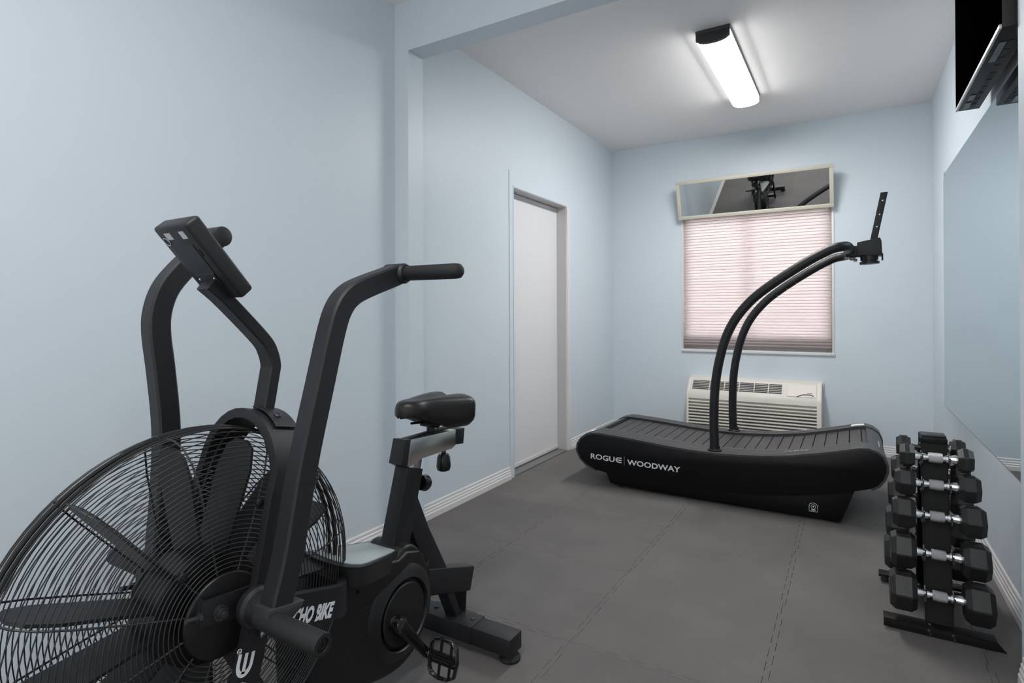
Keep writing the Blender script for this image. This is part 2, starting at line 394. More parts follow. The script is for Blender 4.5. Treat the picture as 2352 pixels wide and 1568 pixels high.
# framed mirror leaning forward above the window
MX0, MX1 = -1.362, -.116
tilt = math.radians(17.3); MH = .345
fm = thing('framed_mirror', ((MX0+MX1)/2, 5.27, 1.995), 'wide cream framed mirror tilted forward above the window shade', 'mirror')
def tp(x, s, t):   # s up along the mirror, t out from its face
    y = 5.285-.01-s*math.sin(tilt)-t*math.cos(tilt); z = 1.99+s*math.cos(tilt)-t*math.sin(tilt)
    return Vector((x, y, z))
def tbox(bm, x0, x1, s0, s1, t0, t1, bev=.003):
    g = bmesh.ops.create_cube(bm, size=1); vs = g['verts']
    for v in vs: v.co = tp(x0+(v.co.x+.5)*(x1-x0), s0+(v.co.y+.5)*(s1-s0), t0+(v.co.z+.5)*(t1-t0))
    bmesh.ops.recalc_face_normals(bm, faces=bm.faces)
    if bev: bmesh.ops.bevel(bm, geom=list({e for v in vs for e in v.link_edges}), offset=bev, segments=2, affect='EDGES', profile=.5)
    return bm
FW = .030
for a in ((MX0, MX1, 0, FW), (MX0, MX1, MH-FW, MH), (MX0, MX0+FW, FW, MH-FW), (MX1-FW, MX1, FW, MH-FW)):
    obj('frame_rail', tbox(bmesh.new(), a[0], a[1], a[2], a[3], -.002, .016), cream, fm)
obj('mirror_glass', tbox(bmesh.new(), MX0+FW-.004, MX1-FW+.004, FW-.004, MH-FW+.004, .0, .005, 0), mir2, fm, smooth=False)
obj('mirror_backing', tbox(bmesh.new(), MX0+.004, MX1-.004, .004, MH-.004, -.012, -.002, 0), cream, fm, smooth=False)
b = bmesh.new()
for x in (MX0+.18, MX1-.18):
    p = tp(x, MH-.05, -.012); tube(b, [p, (x, YB+.001, p.z+.05)], .003, 8)
obj('hanging_wire', b, bolt_m, fm)
b = bmesh.new()
for x in (MX0+.12, MX1-.05): box(b, x-.012, x+.012, 5.27, 5.326, 1.985, 2.004, .002)
obj('support_clip', b, silver, fm)

# large wall mirror on the right wall
wm = thing('wall_mirror', (XR, 3.6, .524), 'large frameless wall mirror on the right wall beside the rack', 'mirror')
YM0, YM1, ZM0, ZM1 = 2.42, 4.66, .524, 2.035
b = bmesh.new(); prism(b, [(YM0, ZM0), (YM1, ZM0), (YM1, ZM1-.035), (YM1-.035, ZM1), (YM0, ZM1)], 0, XR-.007, XR-.001, .0)
obj('mirror_glass', b, mir1, wm, smooth=False)
edge_m = mat('green glass edge', (.25, .36, .35), .2, noise=.02, nscale=10)
b = bmesh.new(); prism(b, [(YM0, ZM0-.003), (YM1+.003, ZM0-.003), (YM1+.003, ZM1-.034), (YM1-.034, ZM1+.003), (YM0, ZM1+.003)], 0, XR-.0058, XR-.0005)
obj('glass_edge', b, edge_m, wm, smooth=False)
for y, z in ((YM1-.06, ZM1),):
    obj('mirror_clip', BX(XR-.011, XR-.001, y-.012, y+.012, z-.010, z+.010, .002), sticker, wm)

# television
tv = thing('television', (.45, 2.8, 2.043), 'flat black television mounted high on the right wall', 'television')
TX0, TX1, TY0, TY1, TZ0, TZ1 = .41, .495, 2.352, 3.237, 2.043, 2.56
obj('housing', BX(TX0+.006, TX1, TY0, TY1, TZ0, TZ1, .004), tvbody, tv)
obj('screen', BX(TX0, TX0+.006, TY0+.002, TY1-.002, TZ0+.014, TZ1-.004, .001), screen_m, tv)
obj('silver_bezel', BX(TX0-.001, TX0+.0062, TY0, TY1, TZ0-.001, TZ0+.013, .001), silver, tv)
b = bmesh.new()
for k in range(10): box(b, TX0+.045, TX0+.062, TY0+.12+k*.075, TY0+.18+k*.075, TZ0-.0015, TZ0+.001)
obj('bottom_vent', b, dark_m, tv)
b = bmesh.new()
for k, (a, c) in enumerate(((TY1-.12, TY1-.03), (TY1-.22, TY1-.15), (TY0+.12, TY0+.3))): box(b, TX0+.020, TX0+.040, a, c, TZ0-.002, TZ0+.001)
obj('port_panel', b, gloss, tv)
obj('wall_bracket', BX(TX1-.002, XR-.008, 2.62, 2.97, 2.16, 2.44, .003), powder, tv)

# ceiling light fixtures
def light(x0, x1, y0, y1, strength, label):
    f = thing('ceiling_light', ((x0+x1)/2, (y0+y1)/2, H), label, 'ceiling light', None)
    xc = (x0+x1)/2; hw = (x1-x0)/2
    obj('base_pan', BX(x0-.004, x1+.004, y0+.004, y1+.001, H-.017, H-.0005, .001), bolt_m, f)
    def section(hw, dz=0, n=10):
        pts = [(-hw, -.0175), (-hw, -.055)]
        for k in range(1, n): a = -1+2*k/n; pts.append((hw*a*.995, -.055-.024*math.sqrt(max(0, 1-a*a))**1.2-dz))
        pts += [(hw, -.055), (hw, -.0175)]
        return pts
    b = bmesh.new(); prism(b, [(xc+a, H+z) for a, z in section(hw)], 1, y0+.022, y1-.006, 0)
    df = obj('diffuser', b, diffuser_mat('white acrylic lens', strength), f, ang=50)
    df.data.materials.append(diffuser_mat('white acrylic lens side', strength*.055))   # side glow turned down to hold back the halo on the ceiling
    for p in df.data.polygons:
        if abs(p.normal.z) < .5: p.material_index = 1
    endm = mat('dark end cap', (.035, .036, .038), .4, noise=.05, nscale=30)
    b = bmesh.new(); prism(b, [(xc+a*1.02, H+z*1.04+.0004) for a, z in section(hw)], 1, y0, y0+.022, .002)
    c = obj('end_cap', b, endm, f)
    b = bmesh.new(); prism(b, [(xc+a*1.01, H+z*1.02) for a, z in section(hw)], 1, y1-.006, y1, .001)
    obj('end_cap', b, endm, f)
    b = bmesh.new(); prism(b, [(xc+a*.86, H-.008+z*.78) for a, z in section(hw)], 1, y0-.0012, y0+.001, .0005)
    obj('cap_panel', b, mat('inner cap', (.022, .023, .025), .45, noise=.05, nscale=30), f)
    return f
light(-.748, -.570, 3.285, 4.47, DIFFUSER_FRONT, 'white glowing ceiling light with dark end cap over the treadmill')
light(-.60, -.422, -.40, .78, DIFFUSER_NEAR, 'ceiling light in the near part of the room, out of the picture')

# air conditioner
ac = thing('air_conditioner', (-.73, 5.2, .14), 'almond wall air conditioner with louvred front under the window', 'air conditioner')
AX0, AX1 = -1.262, -.207
prof = [(5.326, .10), (5.326, .552), (5.235, .552), (5.222, .548), (5.128, .438), (5.118, .412), (5.112, .385), (5.135, .375), (5.140, .135), (5.110, .120), (5.112, .10)]
b = bmesh.new(); prism(b, [(y, z) for y, z in prof], 0, AX0+.006, AX1-.006, .004); obj('body', b, ac_m, ac, ang=25)
for x0, x1 in ((AX0, AX0+.020), (AX1-.034, AX1)):
    b = bmesh.new(); prism(b, [(5.326, .10), (5.326, .555), (5.235, .555), (5.220, .549), (5.126, .438), (5.113, .412), (5.100, .10)], 0, x0, x1, .004); obj('side_cheek', b, ac_m, ac, ang=25)
obj('wall_sleeve', BX(AX0-.010, AX1+.010, 5.302, 5.3265, .09, .563, .003), ac_m, ac)
obj('grille_shade_panel', BX(AX0+.018, AX1-.032, 5.1365, 5.139, .125, .378), ac_d, ac, smooth=False)  # flat dark panel, paints the shade in the gaps between louvers
for k in range(9):
    z = .362-k*.027
    b = bmesh.new(); prism(b, [(5.137, z-.005), (5.112, z-.011), (5.106, z-.005), (5.108, z+.003), (5.137, z+.007)], 0, AX0+.018, AX1-.032, .0012)
    obj('louver', b, ac_m, ac)
# sloped panel coordinates
def sp(x, s, t):  # s 0 at the lower edge .. 1 at the upper edge, t outwards
    a = Vector((x, 5.128, .438)); c = Vector((x, 5.222, .548)); n = Vector((0, -.11, .094)).normalized()
    return a.lerp(c, s)+n*t
def sbox(bm, x0, x1, s0, s1, t0, t1, bev=0):
    g = bmesh.ops.create_cube(bm, size=1); vs = g['verts']
    for v in vs:
        q = v.co.copy(); v.co = sp(x0+(q.x+.5)*(x1-x0), s0+(q.y+.5)*(s1-s0), t0+(q.z+.5)*(t1-t0))
    bmesh.ops.recalc_face_normals(bm, faces=bm.faces)
    if bev: bmesh.ops.bevel(bm, geom=list({e for v in vs for e in v.link_edges}), offset=bev, segments=1, affect='EDGES', profile=.5)
    return bm
obj('vent_shade_panel', sbox(bmesh.new(), -1.222, -.492, .22, .86, -.004, .0012), ac_d, ac, smooth=False)  # dark sheet on the slope, shade of the vent put into its colour
b = bmesh.new()
for k in range(5): sbox(b, -1.222, -.492, .29+k*.118, .315+k*.118, .001, .0035)
for x in (-1.222, -1.075, -.95, -.83, -.71, -.60, -.494): sbox(b, x-.003, x+.003, .22, .86, .001, .005)
obj('vent_grille', b, ac_m, ac, smooth=False)
obj('control_door', sbox(bmesh.new(), -.455, -.245, .10, .90, .001, .004, .001), ac_m, ac)
b = bmesh.new(); sweep(b, catmull([sp(-.385, .10, .004), sp(-.34, .24, .007), sp(-.29, .25, .008), sp(-.262, .20, .004)], 5), circ(.004, 8), (1, 0, 0)); obj('control_latch', b, brown_m, ac)
obj('maker_badge', sbox(bmesh.new(), -.310, -.272, .34, .39, .0042, .0052), brown_m, ac, smooth=False)

# ------------------------------------------------------------------ treadmill
tm = thing('treadmill', (-.7, 3.9, 0), 'black curved manual treadmill with slatted running belt under the window', 'treadmill')
YF, YK = 3.50, 4.29
outline_top = [(-1.602, .212), (-1.595, .262), (-1.570, .300), (-1.530, .330), (-1.480, .344), (-1.435, .345), (-1.30, .338), (-1.183, .330), (-1.0, .315), (-.85, .306), (-.70, .304), (-.57, .310), (-.44, .321), (-.30, .340), (-.157, .371), (-.05, .398), (.03, .419), (.075, .424), (.115, .412), (.145, .388), (.163, .345)]
outline_bot = [(.164, .310), (.150, .265), (.125, .228), (.090, .203), (.05, .190), (-.02, .168), (-.117, .142), (-.28, .108), (-.443, .087), (-.62, .074), (-.805, .068), (-1.0, .069), (-1.213, .073), (-1.39, .080), (-1.46, .090), (-1.53, .120), (-1.575, .158)]
O = outline_top+outline_bot
def inset(pts, k):
    n = len(pts); out = []
    for i in range(n):
        a = Vector(pts[i-1]); c = Vector(pts[(i+1) % n]); t = (c-a).normalized(); out.append((pts[i][0]-t.y*-k*-1, pts[i][1]+t.x*-k*-1*-1) if False else (pts[i][0]+t.y*k, pts[i][1]-t.x*k))
    return out
Oin = inset(O, .012)
for y0, y1 in ((YF, YF+.022), (YK-.022, YK)):
    b = bmesh.new(); prism(b, Oin, 1, y0, y1, .004); obj('side_panel', b, side_m, tm)
# rail caps (top frame) front and back, wrapping the ends
def zt(x):
    for (a, za), (c, zc) in zip(outline_top, outline_top[1:]):
        if a <= x <= c: return za+(zc-za)*(x-a)/(c-a)
    return outline_top[-1][1]
def rail(y0, y1, name):
    b = bmesh.new(); top = O; ins = inset(O, .03)
    seq = list(range(-3, len(outline_top)+4)); n = len(O)
    R = []
    for i in seq:
        a = O[i % n]; c = ins[i % n]
        R.append([b.verts.new((a[0], y0+.004, a[1]-.0)), b.verts.new((a[0], y1, a[1])), b.verts.new((c[0], y1, c[1])), b.verts.new((c[0], y0+.004, c[1]))])
    for p, q in zip(R, R[1:]):
        for j in range(4): b.faces.new((p[j], p[(j+1) % 4], q[(j+1) % 4], q[j]))
    b.faces.new(R[0]); b.faces.new(R[-1]); return obj(name, b, rail_m, tm)
RW = .168
RF = .115
rail(YF+.0, YF+RW, 'side_rail'); rail(YK-RF, YK-.0, 'side_rail')
trim_m = mat('grey rail piping', (.16, .15, .15), .4, noise=.05, nscale=20)
for ya in (YF+.012, YF+RW-.004, YK-RF+.004):
    b = bmesh.new(); tube(b, [(-1.50+1.55*k/50, ya, zt(-1.50+1.55*k/50)+.0005) for k in range(51)], .0032, 6, up=(0, 1, 0)); obj('rail_piping', b, trim_m, tm)
# recessed dark strip on the rails
for ya, yb in ((YF+.028, YF+.150), (YK-.095, YK-.020)):
    b = bmesh.new(); xs = [-1.46+1.455*k/40 for k in range(41)]; R = []
    for x in xs: R.append([b.verts.new((x, ya, zt(x)+.0015)), b.verts.new((x, yb, zt(x)+.0015)), b.verts.new((x, yb, zt(x)-.004)), b.verts.new((x, ya, zt(x)-.004))])
    for p, q in zip(R, R[1:]):
        for j in range(4): b.faces.new((p[j], p[(j+1) % 4], q[(j+1) % 4], q[j]))
    b.faces.new(R[0]); b.faces.new(R[-1]); obj('rail_grip_strip', b, slat_m, tm)
# belt slats
SY0, SY1 = YF+RW+.004, YK-RF-.004
def belt_pt(x): return zt(x)-.016
x = -1.452; pitch = .0625; k = 0
while x < .055:
    xa, xb = x+.002, x+pitch-.002; za, zb = belt_pt(xa), belt_pt(xb)
    b = bmesh.new(); prism(b, [(xa, za-.015), (xb, zb-.015), (xb, zb-.0015), (xb-.0015, zb), (xa+.0015, za), (xa, za-.0015)], 1, SY0, SY1, 0)
    obj('belt_slat', b, slat_m, tm, smooth=False); x += pitch
# dark belly under belt and shrouds at the ends
b = bmesh.new(); bel = inset(O, .045)
prism(b, bel, 1, YF+.02, YK-.02, 0); obj('belly', b, dark_m, tm)
def end_cover(i0, i1, name):
    b = bmesh.new(); n = len(O); R = []; ins = inset(O, .006); ins2 = inset(O, .03)
    for i in range(i0, i1+1):
        a = ins[i % n]; c = ins2[i % n]
        R.append([b.verts.new((a[0], YF+RW-.002, a[1])), b.verts.new((a[0], YK-RF+.002, a[1])), b.verts.new((c[0], YK-RF+.002, c[1])), b.verts.new((c[0], YF+RW-.002, c[1]))])
    for p, q in zip(R, R[1:]):
        for j in range(4): b.faces.new((p[j], p[(j+1) % 4], q[(j+1) % 4], q[j]))
    b.faces.new(R[0]); b.faces.new(R[-1]); return obj(name, b, rail_m, tm)
end_cover(17, 24, 'end_cover'); end_cover(-3, 4, 'end_cover')
obj('warning_label', BX(.126, .1315, YF+RW+.04, YF+RW+.20, .372, .398, .001), dimletter, tm)
# paint labels on the rails
def flat_on_rail(name, x0, x1, y0, y1, m):
    b = bmesh.new(); n = 6; R = []
    for k in range(n+1):
        x = x0+(x1-x0)*k/n; R.append((b.verts.new((x, y0, zt(x)+.0045)), b.verts.new((x, y1, zt(x)+.0045))))
    for p, q in zip(R, R[1:]): b.faces.new((p[0], p[1], q[1], q[0]))
    return obj(name, b, m, tm, smooth=False)
flat_on_rail('white_sticker', -1.540, -1.495, YF+.045, YF+.135, letter)
flat_on_rail('white_sticker', -.005, .065, YK-.105, YK-.045, letter)
for yc in (YF+.090, YK-.058):
    t = text('rail_mark', 'CURVE', (-.335, yc-.02, zt(-.335)+.004), (-.205, yc-.02, zt(-.205)+.004), .04, (-.2, 0, 1), tm, dimletter, shear=.3, bold=.01)
# base skirt under the side panels
for y0, y1 in ((YF+.018, YF+.040), (YK-.040, YK-.018)):
    b = bmesh.new(); prism(b, [(-1.395, .10), (-1.365, .028), (-1.325, .018), (-.15, .010), (-.070, .006), (-.050, .022), (.012, .19), (-.3, .13), (-.8, .09)], 1, y0, y1, .002); obj('base_skirt', b, dark_m, tm)
obj('cross_member', BX(-1.33, -.10, YF+.05, YK-.05, .035, .075, .004), dark_m, tm)
for x in (-1.30, -.055):
    for y in (YF+.045, YK-.045):
        r_ = .020 if x < -1 else .014
        b = bmesh.new(); lathe(b, [(-.014, r_*.8), (-.010, r_), (.010, r_), (.014, r_*.8)], (x-(.01 if x > -1 else 0), y, r_), (0, 1, 0), 18); obj('roller_foot', b, rubber, tm)
# uprights and handlebar
fr_pts = [(-.712, .280), (-.716, .50), (-.705, .72), (-.665, .925), (-.605, 1.075), (-.515, 1.195), (-.405, 1.290), (-.225, 1.412), (-.105, 1.478), (-.060, 1.492)]
b = bmesh.new(); R_ = .0265
yA, yB2 = 3.565, 4.225
path = [(x, yA, z) for x, z in catmull2] if False else [Vector((p[0], yA, p[1])) for p in [(q.x, q.y) for q in catmull([(x, z, 0) for x, z in fr_pts], 5)]]
path += [Vector(p) for p in smooth_path([(-.060, yA, 1.492), (-.020, yA+.03, 1.500), (-.012, yA+.10, 1.495)], .04, 6)][1:]
tube(b, path, R_, 18, up=(0, 1, 0.001)); obj('upright', b, powder, tm)
b = bmesh.new(); path = [Vector((p.x-.006, yB2, p.y)) for p in catmull([(x, z, 0) for x, z in fr_pts], 5)]
path += [Vector(p) for p in smooth_path([(-.066, yB2, 1.492), (-.020, yB2-.03, 1.496), (-.012, yB2-.10, 1.495)], .04, 6)][1:]
tube(b, path, R_, 18, up=(0, 1, 0.001)); obj('upright', b, powder, tm)
b = bmesh.new(); tube(b, [(-.012, yA+.09, 1.495), (-.012, yB2-.09, 1.495)], R_, 18); obj('handlebar', b, powder, tm)
for y in (yA, yB2):
    b = bmesh.new(); lathe(b, [(0, .040), (.008, .040), (.014, .031), (.03, .030)], (-.712, y, zt(-.712)+.0005), (0, 0, 1), 24); obj('upright_collar', b, plastic, tm)
b = bmesh.new()
for s, zz in ((-.43, 1.272), (-.37, 1.312), (-.315, 1.350)): bolt(b, (s, yB2-.018, zz-.018), (0, -.7, -.7), .006, .006)
obj('upright_bolt', b, bolt_m, tm)
# console bracket
yc = 3.83
obj('bracket_arm', BX(-.03, .050, yc-.035, yc+.035, 1.455, 1.518, .006), powder, tm)
b = bmesh.new(); prism(b, [(.030, 1.462), (.150, 1.455), (.147, 1.535), (.140, 1.556), (.030, 1.535)], 1, yc-.05, yc+.05, .003); obj('bracket_box', b, powder, tm)
b = bmesh.new(); prism(b, [(.092, 1.54), (.127, 1.54), (.180, 1.815), (.145, 1.815)], 1, yc-.004, yc+.004, .001)
pl = obj('display_plate', b, powder, tm)
hb = bmesh.new()
for s in (.30, .55, .83): lathe(hb, [(0, .004), (.0006, .004)], (.1095+.053*s+.001, yc-.0042, 1.54+.275*s), (0, -1, 0), 10)
obj('plate_hole', hb, letter, pl)
b = bmesh.new(); lathe(b, [(0, .044), (.030, .044), (.030, .038), (.038, .038), (.038, .049), (.052, .049)], (.088, yc, 1.464), (.05, 0, -1), 28); obj('swivel_knob', b, plastic, tm)
obj('cable_clip', BX(.148, .156, yc-.01, yc+.01, 1.43, 1.47, .001), powder, tm)
b = bmesh.new(); box(b, -.008, .022, yc-.02, yc+.02, 1.438, 1.457, .002); box(b, .012, .030, yc-.02, yc+.02, 1.430, 1.445, .002); obj('clamp_block', b, bolt_m, tm)
# lettering on the front side panel
zoff = YF-.0006
text('maker_lettering', 'ROGU', (-1.491, YF, .172), (-1.325, YF, .168), .035, (0, -1, 0), tm, letter, bold=.018, depth=.0008)
# open curved E of the maker's lettering
def curved_e(p, w, h, X, Y, N, parent, m, th=.22, dep=.0008):
    bm = bmesh.new(); p = Vector(p); X = Vector(X).normalized(); Y = Vector(Y).normalized(); N = Vector(N)
    def q(a, c): return bm.verts.new(p+X*(a*w)+Y*(c*h)+N*dep)
    t = th; outer = []; inner = []
    n = 14
    for k in range(n+1):
        a = math.radians(90+180*k/n); outer.append(q(.55+.55*math.cos(a), .5+.5*math.sin(a))); inner.append(q(.55+(.55-t)*math.cos(a), .5+(.5-t*.85)*math.sin(a)))
    for k in range(n): bm.faces.new((outer[k], outer[k+1], inner[k+1], inner[k]))
    for zc in (1, 0):
        s = -1 if zc == 1 else 1
        o_, i_ = (outer[0], inner[0]) if zc == 1 else (outer[-1], inner[-1])
        e1, e2 = q(1, zc), q(1, zc+s*t*.85); bm.faces.new((o_, e1, e2, i_))
    m1 = [q(.15, .5+t*.42), q(1, .5+t*.42), q(1, .5-t*.42), q(.15, .5-t*.42)]; bm.faces.new(m1)
    return obj('maker_letter', bm, m, parent, smooth=False)
curved_e((-1.318, YF, .169), .041, .0345, (1, 0, -.02), (0, 0, 1), (0, -1, 0), tm, letter)
obj('divider_line', BX(-1.2605, -1.2575, YF-.001, YF+.001, .158, .214), dimletter, tm, smooth=False)
text('maker_lettering', 'WOODWAY', (-1.240, YF, .163), (-.902, YF, .160), .035, (0, -1, 0), tm, letter, bold=.022, depth=.0008)
# little arch badge on the skirt
b = bmesh.new(); yq = YF+.0165
arc = [(-.205, .045), (-.205, .073)]+[(-.1845+.0205*math.cos(a), .073+.0185*math.sin(a)) for a in [PI-PI*k/10 for k in range(1, 10)]]+[(-.164, .073), (-.164, .045)]
arc = [Vector((a, yq, c)) for a, c in arc]; sweep(b, arc, circ(.0014, 6), (0, 1, 0), closed=True)
bezel_ring(b, (-.1845, yq, .071), (0, 1, 0), .0115, .0010, 24, 6)
lathe(b, [(0, .005), (.0012, .004)], (-.1845, yq+.0005, .072), (0, -1, 0), 10)
for z in (.056, .051): box(b, -.195, -.174, yq-.0008, yq+.001, z-.0012, z+.0012)
obj('arch_badge', b, letter, tm)

# ------------------------------------------------------------------ dumbbell rack
CX = .262
rk = thing('dumbbell_rack', (CX, 2.66, 0), 'black upright dumbbell rack standing by the right wall', 'dumbbell rack')
fy0, fy1, fz0, fz1 = 2.492, 2.628, .035, .655     # front plate
by0, by1 = 2.855, 2.715
def plate(y0, y1, s, name):
    b = bmesh.new()
    def pt(x, z, t): f = (z-fz0)/(fz1-fz0); return (x, y0+(y1-y0)*f+t, z)
    w2 = .0385
    path = [Vector(pt(CX, fz0, 0)), Vector(pt(CX, fz1, 0))]
    sweep(b, path, rrect(2*w2, .004, .001, 1), (1, 0, 0))
    o = obj(name, b, rackplate, rk)
    b = bmesh.new()
    for sx in (-1, 1):
        p = [Vector(pt(CX+sx*w2, fz0, s*.012)), Vector(pt(CX+sx*w2, fz1, s*.012))]
        sweep(b, p, rrect(.004, .030, .001, 1), (1, 0, 0))
    obj(name+'_flange', b, rackplate, rk); return o
plate(fy0, fy1, 1, 'front_plate'); plate(by0, by1, -1, 'rear_plate')
obj('top_cap', BX(CX-.040, CX+.040, 2.615, 2.730, .650, .668, .003), rackplate, rk)
obj('top_plate', BX(CX-.038, CX+.038, 2.628, 2.700, .668, .676, .002), powder, rk)
b = bmesh.new()
for y in (2.625,):
    for sx in (-1, 1):
        for z in (.640, .626): bolt(b, (CX+sx*.0405, y+.01, z), (sx, 0, 0), .006, .006)
obj('top_bolt', b, bolt_m, rk)
# feet: angle bars across, with tapered right ends
for yy, s in ((2.455, 1), (2.905, -1)):
    b = bmesh.new(); prism(b, [(.095, .004), (.438, .004), (.414, .033), (.095, .033)], 1, min(yy, yy+s*.004), max(yy, yy+s*.004), .0008)
    prism(b, [(.095, min(yy, yy+s*.055)), (.414, min(yy, yy+s*.055)), (.414, max(yy, yy+s*.055)), (.095, max(yy, yy+s*.055))], 2, .030, .0335, .0008)
    obj('foot_bar', b, rackplate, rk)
b = bmesh.new(); box(b, CX-.028, CX+.028, 2.50, 2.87, .010, .036, .003); obj('base_tube', b, powder, rk)
b = bmesh.new()
for x, y in ((.115, 2.49), (.40, 2.49), (.115, 2.87), (.40, 2.87)): lathe(b, [(0, .014), (.030, .012)], (x, y, .0), (0, 0, 1), 14)
obj('foot_pad', b, rubber, rk)
b = bmesh.new()
for x in (.228, .296):
    bolt(b, (x, 2.4545, .022), (0, -1, 0), .006, .005); bolt(b, (x+.004, 2.4545, .010), (0, -1, 0), .004, .004)
bolt(b, (.232, 2.475, .0335), (0, 0, 1), .006, .005)
obj('foot_bolt', b, bolt_m, rk)
# levels
zs = [.602, .508, .400, .272, .137]
def fy(z): return fy0+(fy1-fy0)*(z-fz0)/(fz1-fz0)
def by(z): return by0+(by1-by0)*(z-fz0)/(fz1-fz0)
for z in zs:
    for side, yv in ((-1, fy(z)), (1, by(z))):
        b = bmesh.new()
        for sx in (-1, 1):
            xx = CX+sx*.0405
            yo = yv+side*.004
            prism(b, [(yo-side*.012, z-.045), (yo+side*.012, z-.036), (yo+side*.044, z-.020), (yo+side*.046, z+.006), (yo+side*.040, z+.006), (yo+side*.034, z-.012), (yo+side*.012, z-.020), (yo-side*.002, z+.018), (yo-side*.012, z+.018)], 0, xx-.002, xx+.002, 0)
            bolt(b, (xx+sx*.002, yo+side*-.004, z-.030), (sx, 0, 0), .005, .004)
        obj('cradle', b, bolt_m, rk)

# dumbbells
def hexhead(bm, x0, x1, cy, cz, a, ch, rot=0, chamf=True):
    """hexagonal head, across flats a, between x0 and x1 with chamfered ends"""
    R = a/math.sqrt(3); rings = []
    spec = [(x0, .82), (x0+ch, 1), (x1-ch, 1), (x1, .82)]
    for x, s in spec:
        ring = []
        for k in range(6):
            # slightly truncated corners
            for da in (-2.5, 2.5):
                t = math.radians(60*k+30+rot+da); rad = R*s*.985
                ring.append(bm.verts.new((x, cy+rad*math.cos(t), cz+rad*math.sin(t))))
        rings.append(ring)
    n = 12
    for p, q in zip(rings, rings[1:]):
        for k in range(n): bm.faces.new((p[k], p[(k+1) % n], q[(k+1) % n], q[k]))
    bm.faces.new(rings[0]); bm.faces.new(rings[-1]); return bm
sizes = [(.078, .046, .126), (.088, .062, .126), (.102, .070, .130), (.114, .076, .132), (.124, .080, .134)]   # across flats, head length, handle gap
tiers = ['top', 'second', 'middle', 'fourth', 'bottom']
def dumbbell(level, side):
    a, hl, gap = sizes[level]; z = zs[level]
    yv = (fy(z)-.030) if side == 'front' else (by(z)+.030)
    t = thing('dumbbell', (CX, yv, z), 'black hex dumbbell with chrome handle on the %s tier, %s side of the rack' % (tiers[level], 'near' if side == 'front' else 'far'), 'dumbbell', 'hex dumbbells on the rack')
    rot = (7, 26, 23, 31, 28)[level] + (0 if side == 'front' else 9)
    half = gap/2
    for s in (-1, 1):
        b = bmesh.new(); xa, xb = (CX+half, CX+half+hl) if s > 0 else (CX-half-hl, CX-half)
        hexhead(b, xa, xb, yv, z, a, .016, rot)
        h_ = obj('head', b, urethane, t, smooth=False)
        # moulded weight panel on two faces
        R = a/2
        for f in (1, 4):
            tt = math.radians(60*f+rot+60*0); c = Vector((0, yv+R*math.cos(tt), z+R*math.sin(tt))); nn = Vector((0, math.cos(tt), math.sin(tt))); vv = Vector((0, -math.sin(tt), math.cos(tt)))
            if nn.y > .2 and side == 'front': continue
            xm_ = (xa+xb)/2
            bb = bmesh.new(); path = [Vector((xm_+sx*hl*.26, 0, 0))+c+vv*sy*a*.17+nn*.0005 for sx, sy in ((-1, -1), (1, -1), (1, 1), (-1, 1))]
            sweep(bb, path, circ(.0016, 5), nn, closed=True)
            obj('moulded_panel', bb, urethane, t, smooth=False)
            wtxt = ('5', '10', '15', '20', '25')[level]
    b = bmesh.new()
    lathe(b, [(-half, .0165), (-half+.006, .0165), (-.040, .0118), (-.037, .0150), (-.030, .0150), (-.029, .0115), (-.0225, .0115), (-.0215, .0155),
              (.0215, .0155), (.0225, .0115), (.029, .0115), (.030, .0150), (.037, .0150), (.040, .0118), (half-.006, .0165), (half, .0165)], (CX, yv, z), (1, 0, 0), 22)
    hd = obj('handle', b, chrome, t, ang=30); hd['label'] = 'chrome handle'
    b = bmesh.new(); lathe(b, [(-.0215, .0160), (-.020, .0178), (-.007, .0186), (.007, .0186), (.020, .0178), (.0215, .0160)], (CX, yv, z), (1, 0, 0), 22)
    obj('knurled_grip', b, knurl, t)
    return t
for lv in range(5):
    dumbbell(lv, 'front'); dumbbell(lv, 'rear')

# ------------------------------------------------------------------ air bike
BXC = -1.20
bike = thing('air_bike', (BXC, .95, 0), 'black fan exercise bike with wire guard and moving arms at left', 'exercise bike')
FC = Vector((BXC, .690, .528)); FR = .367
def ring_pts(x, R, n=72): return [Vector((x, FC.y+R*math.cos(2*PI*k/n), FC.z+R*math.sin(2*PI*k/n))) for k in range(n)]
gp = [(.086, .103), (.18, .105), (.275, .101), (.325, .089), (.352, .068), (.364, .042), (.367, .014)]
def goff(R):
    for (a, oa), (c, oc) in zip(gp, gp[1:]):
        if a <= R <= c: return oa+(oc-oa)*(R-a)/(c-a)
    return gp[-1][1]
radii = [.094+.0092*k for k in range(32)]
for s in (1, -1):
    b = bmesh.new()
    for R in radii:
        if R < .365: sweep(b, ring_pts(BXC+s*goff(R), R), circ(.00125, 5), (1, 0, 0), closed=True)
    for o_ in (.030, .019): sweep(b, ring_pts(BXC+s*o_, .3665), circ(.0016, 5), (1, 0, 0), closed=True)
    g = obj('guard_wires', b, wire_m, bike); g['kind'] = 'stuff'
    for k in range(12):
        a = 2*PI*(k+.35)/12; b = bmesh.new()
        tube(b, [Vector((BXC+s*(o_-.002), FC.y+R*math.cos(a), FC.z+R*math.sin(a))) for R, o_ in gp], .0020, 6, up=(1, 0, .01)); obj('guard_spoke', b, wire_m, bike)
    b = bmesh.new(); sweep(b, ring_pts(BXC+s*.010, FR), circ(.0042, 8), (1, 0, 0), closed=True); obj('guard_rim', b, plastic, bike)
    b = bmesh.new(); lathe(b, [(-.006, .082), (0, .0845), (.004, .082), (.006, .076)], (BXC+s*.100, FC.y, FC.z), (s, 0, 0), 48); obj('hub_cover', b, plastic, bike)
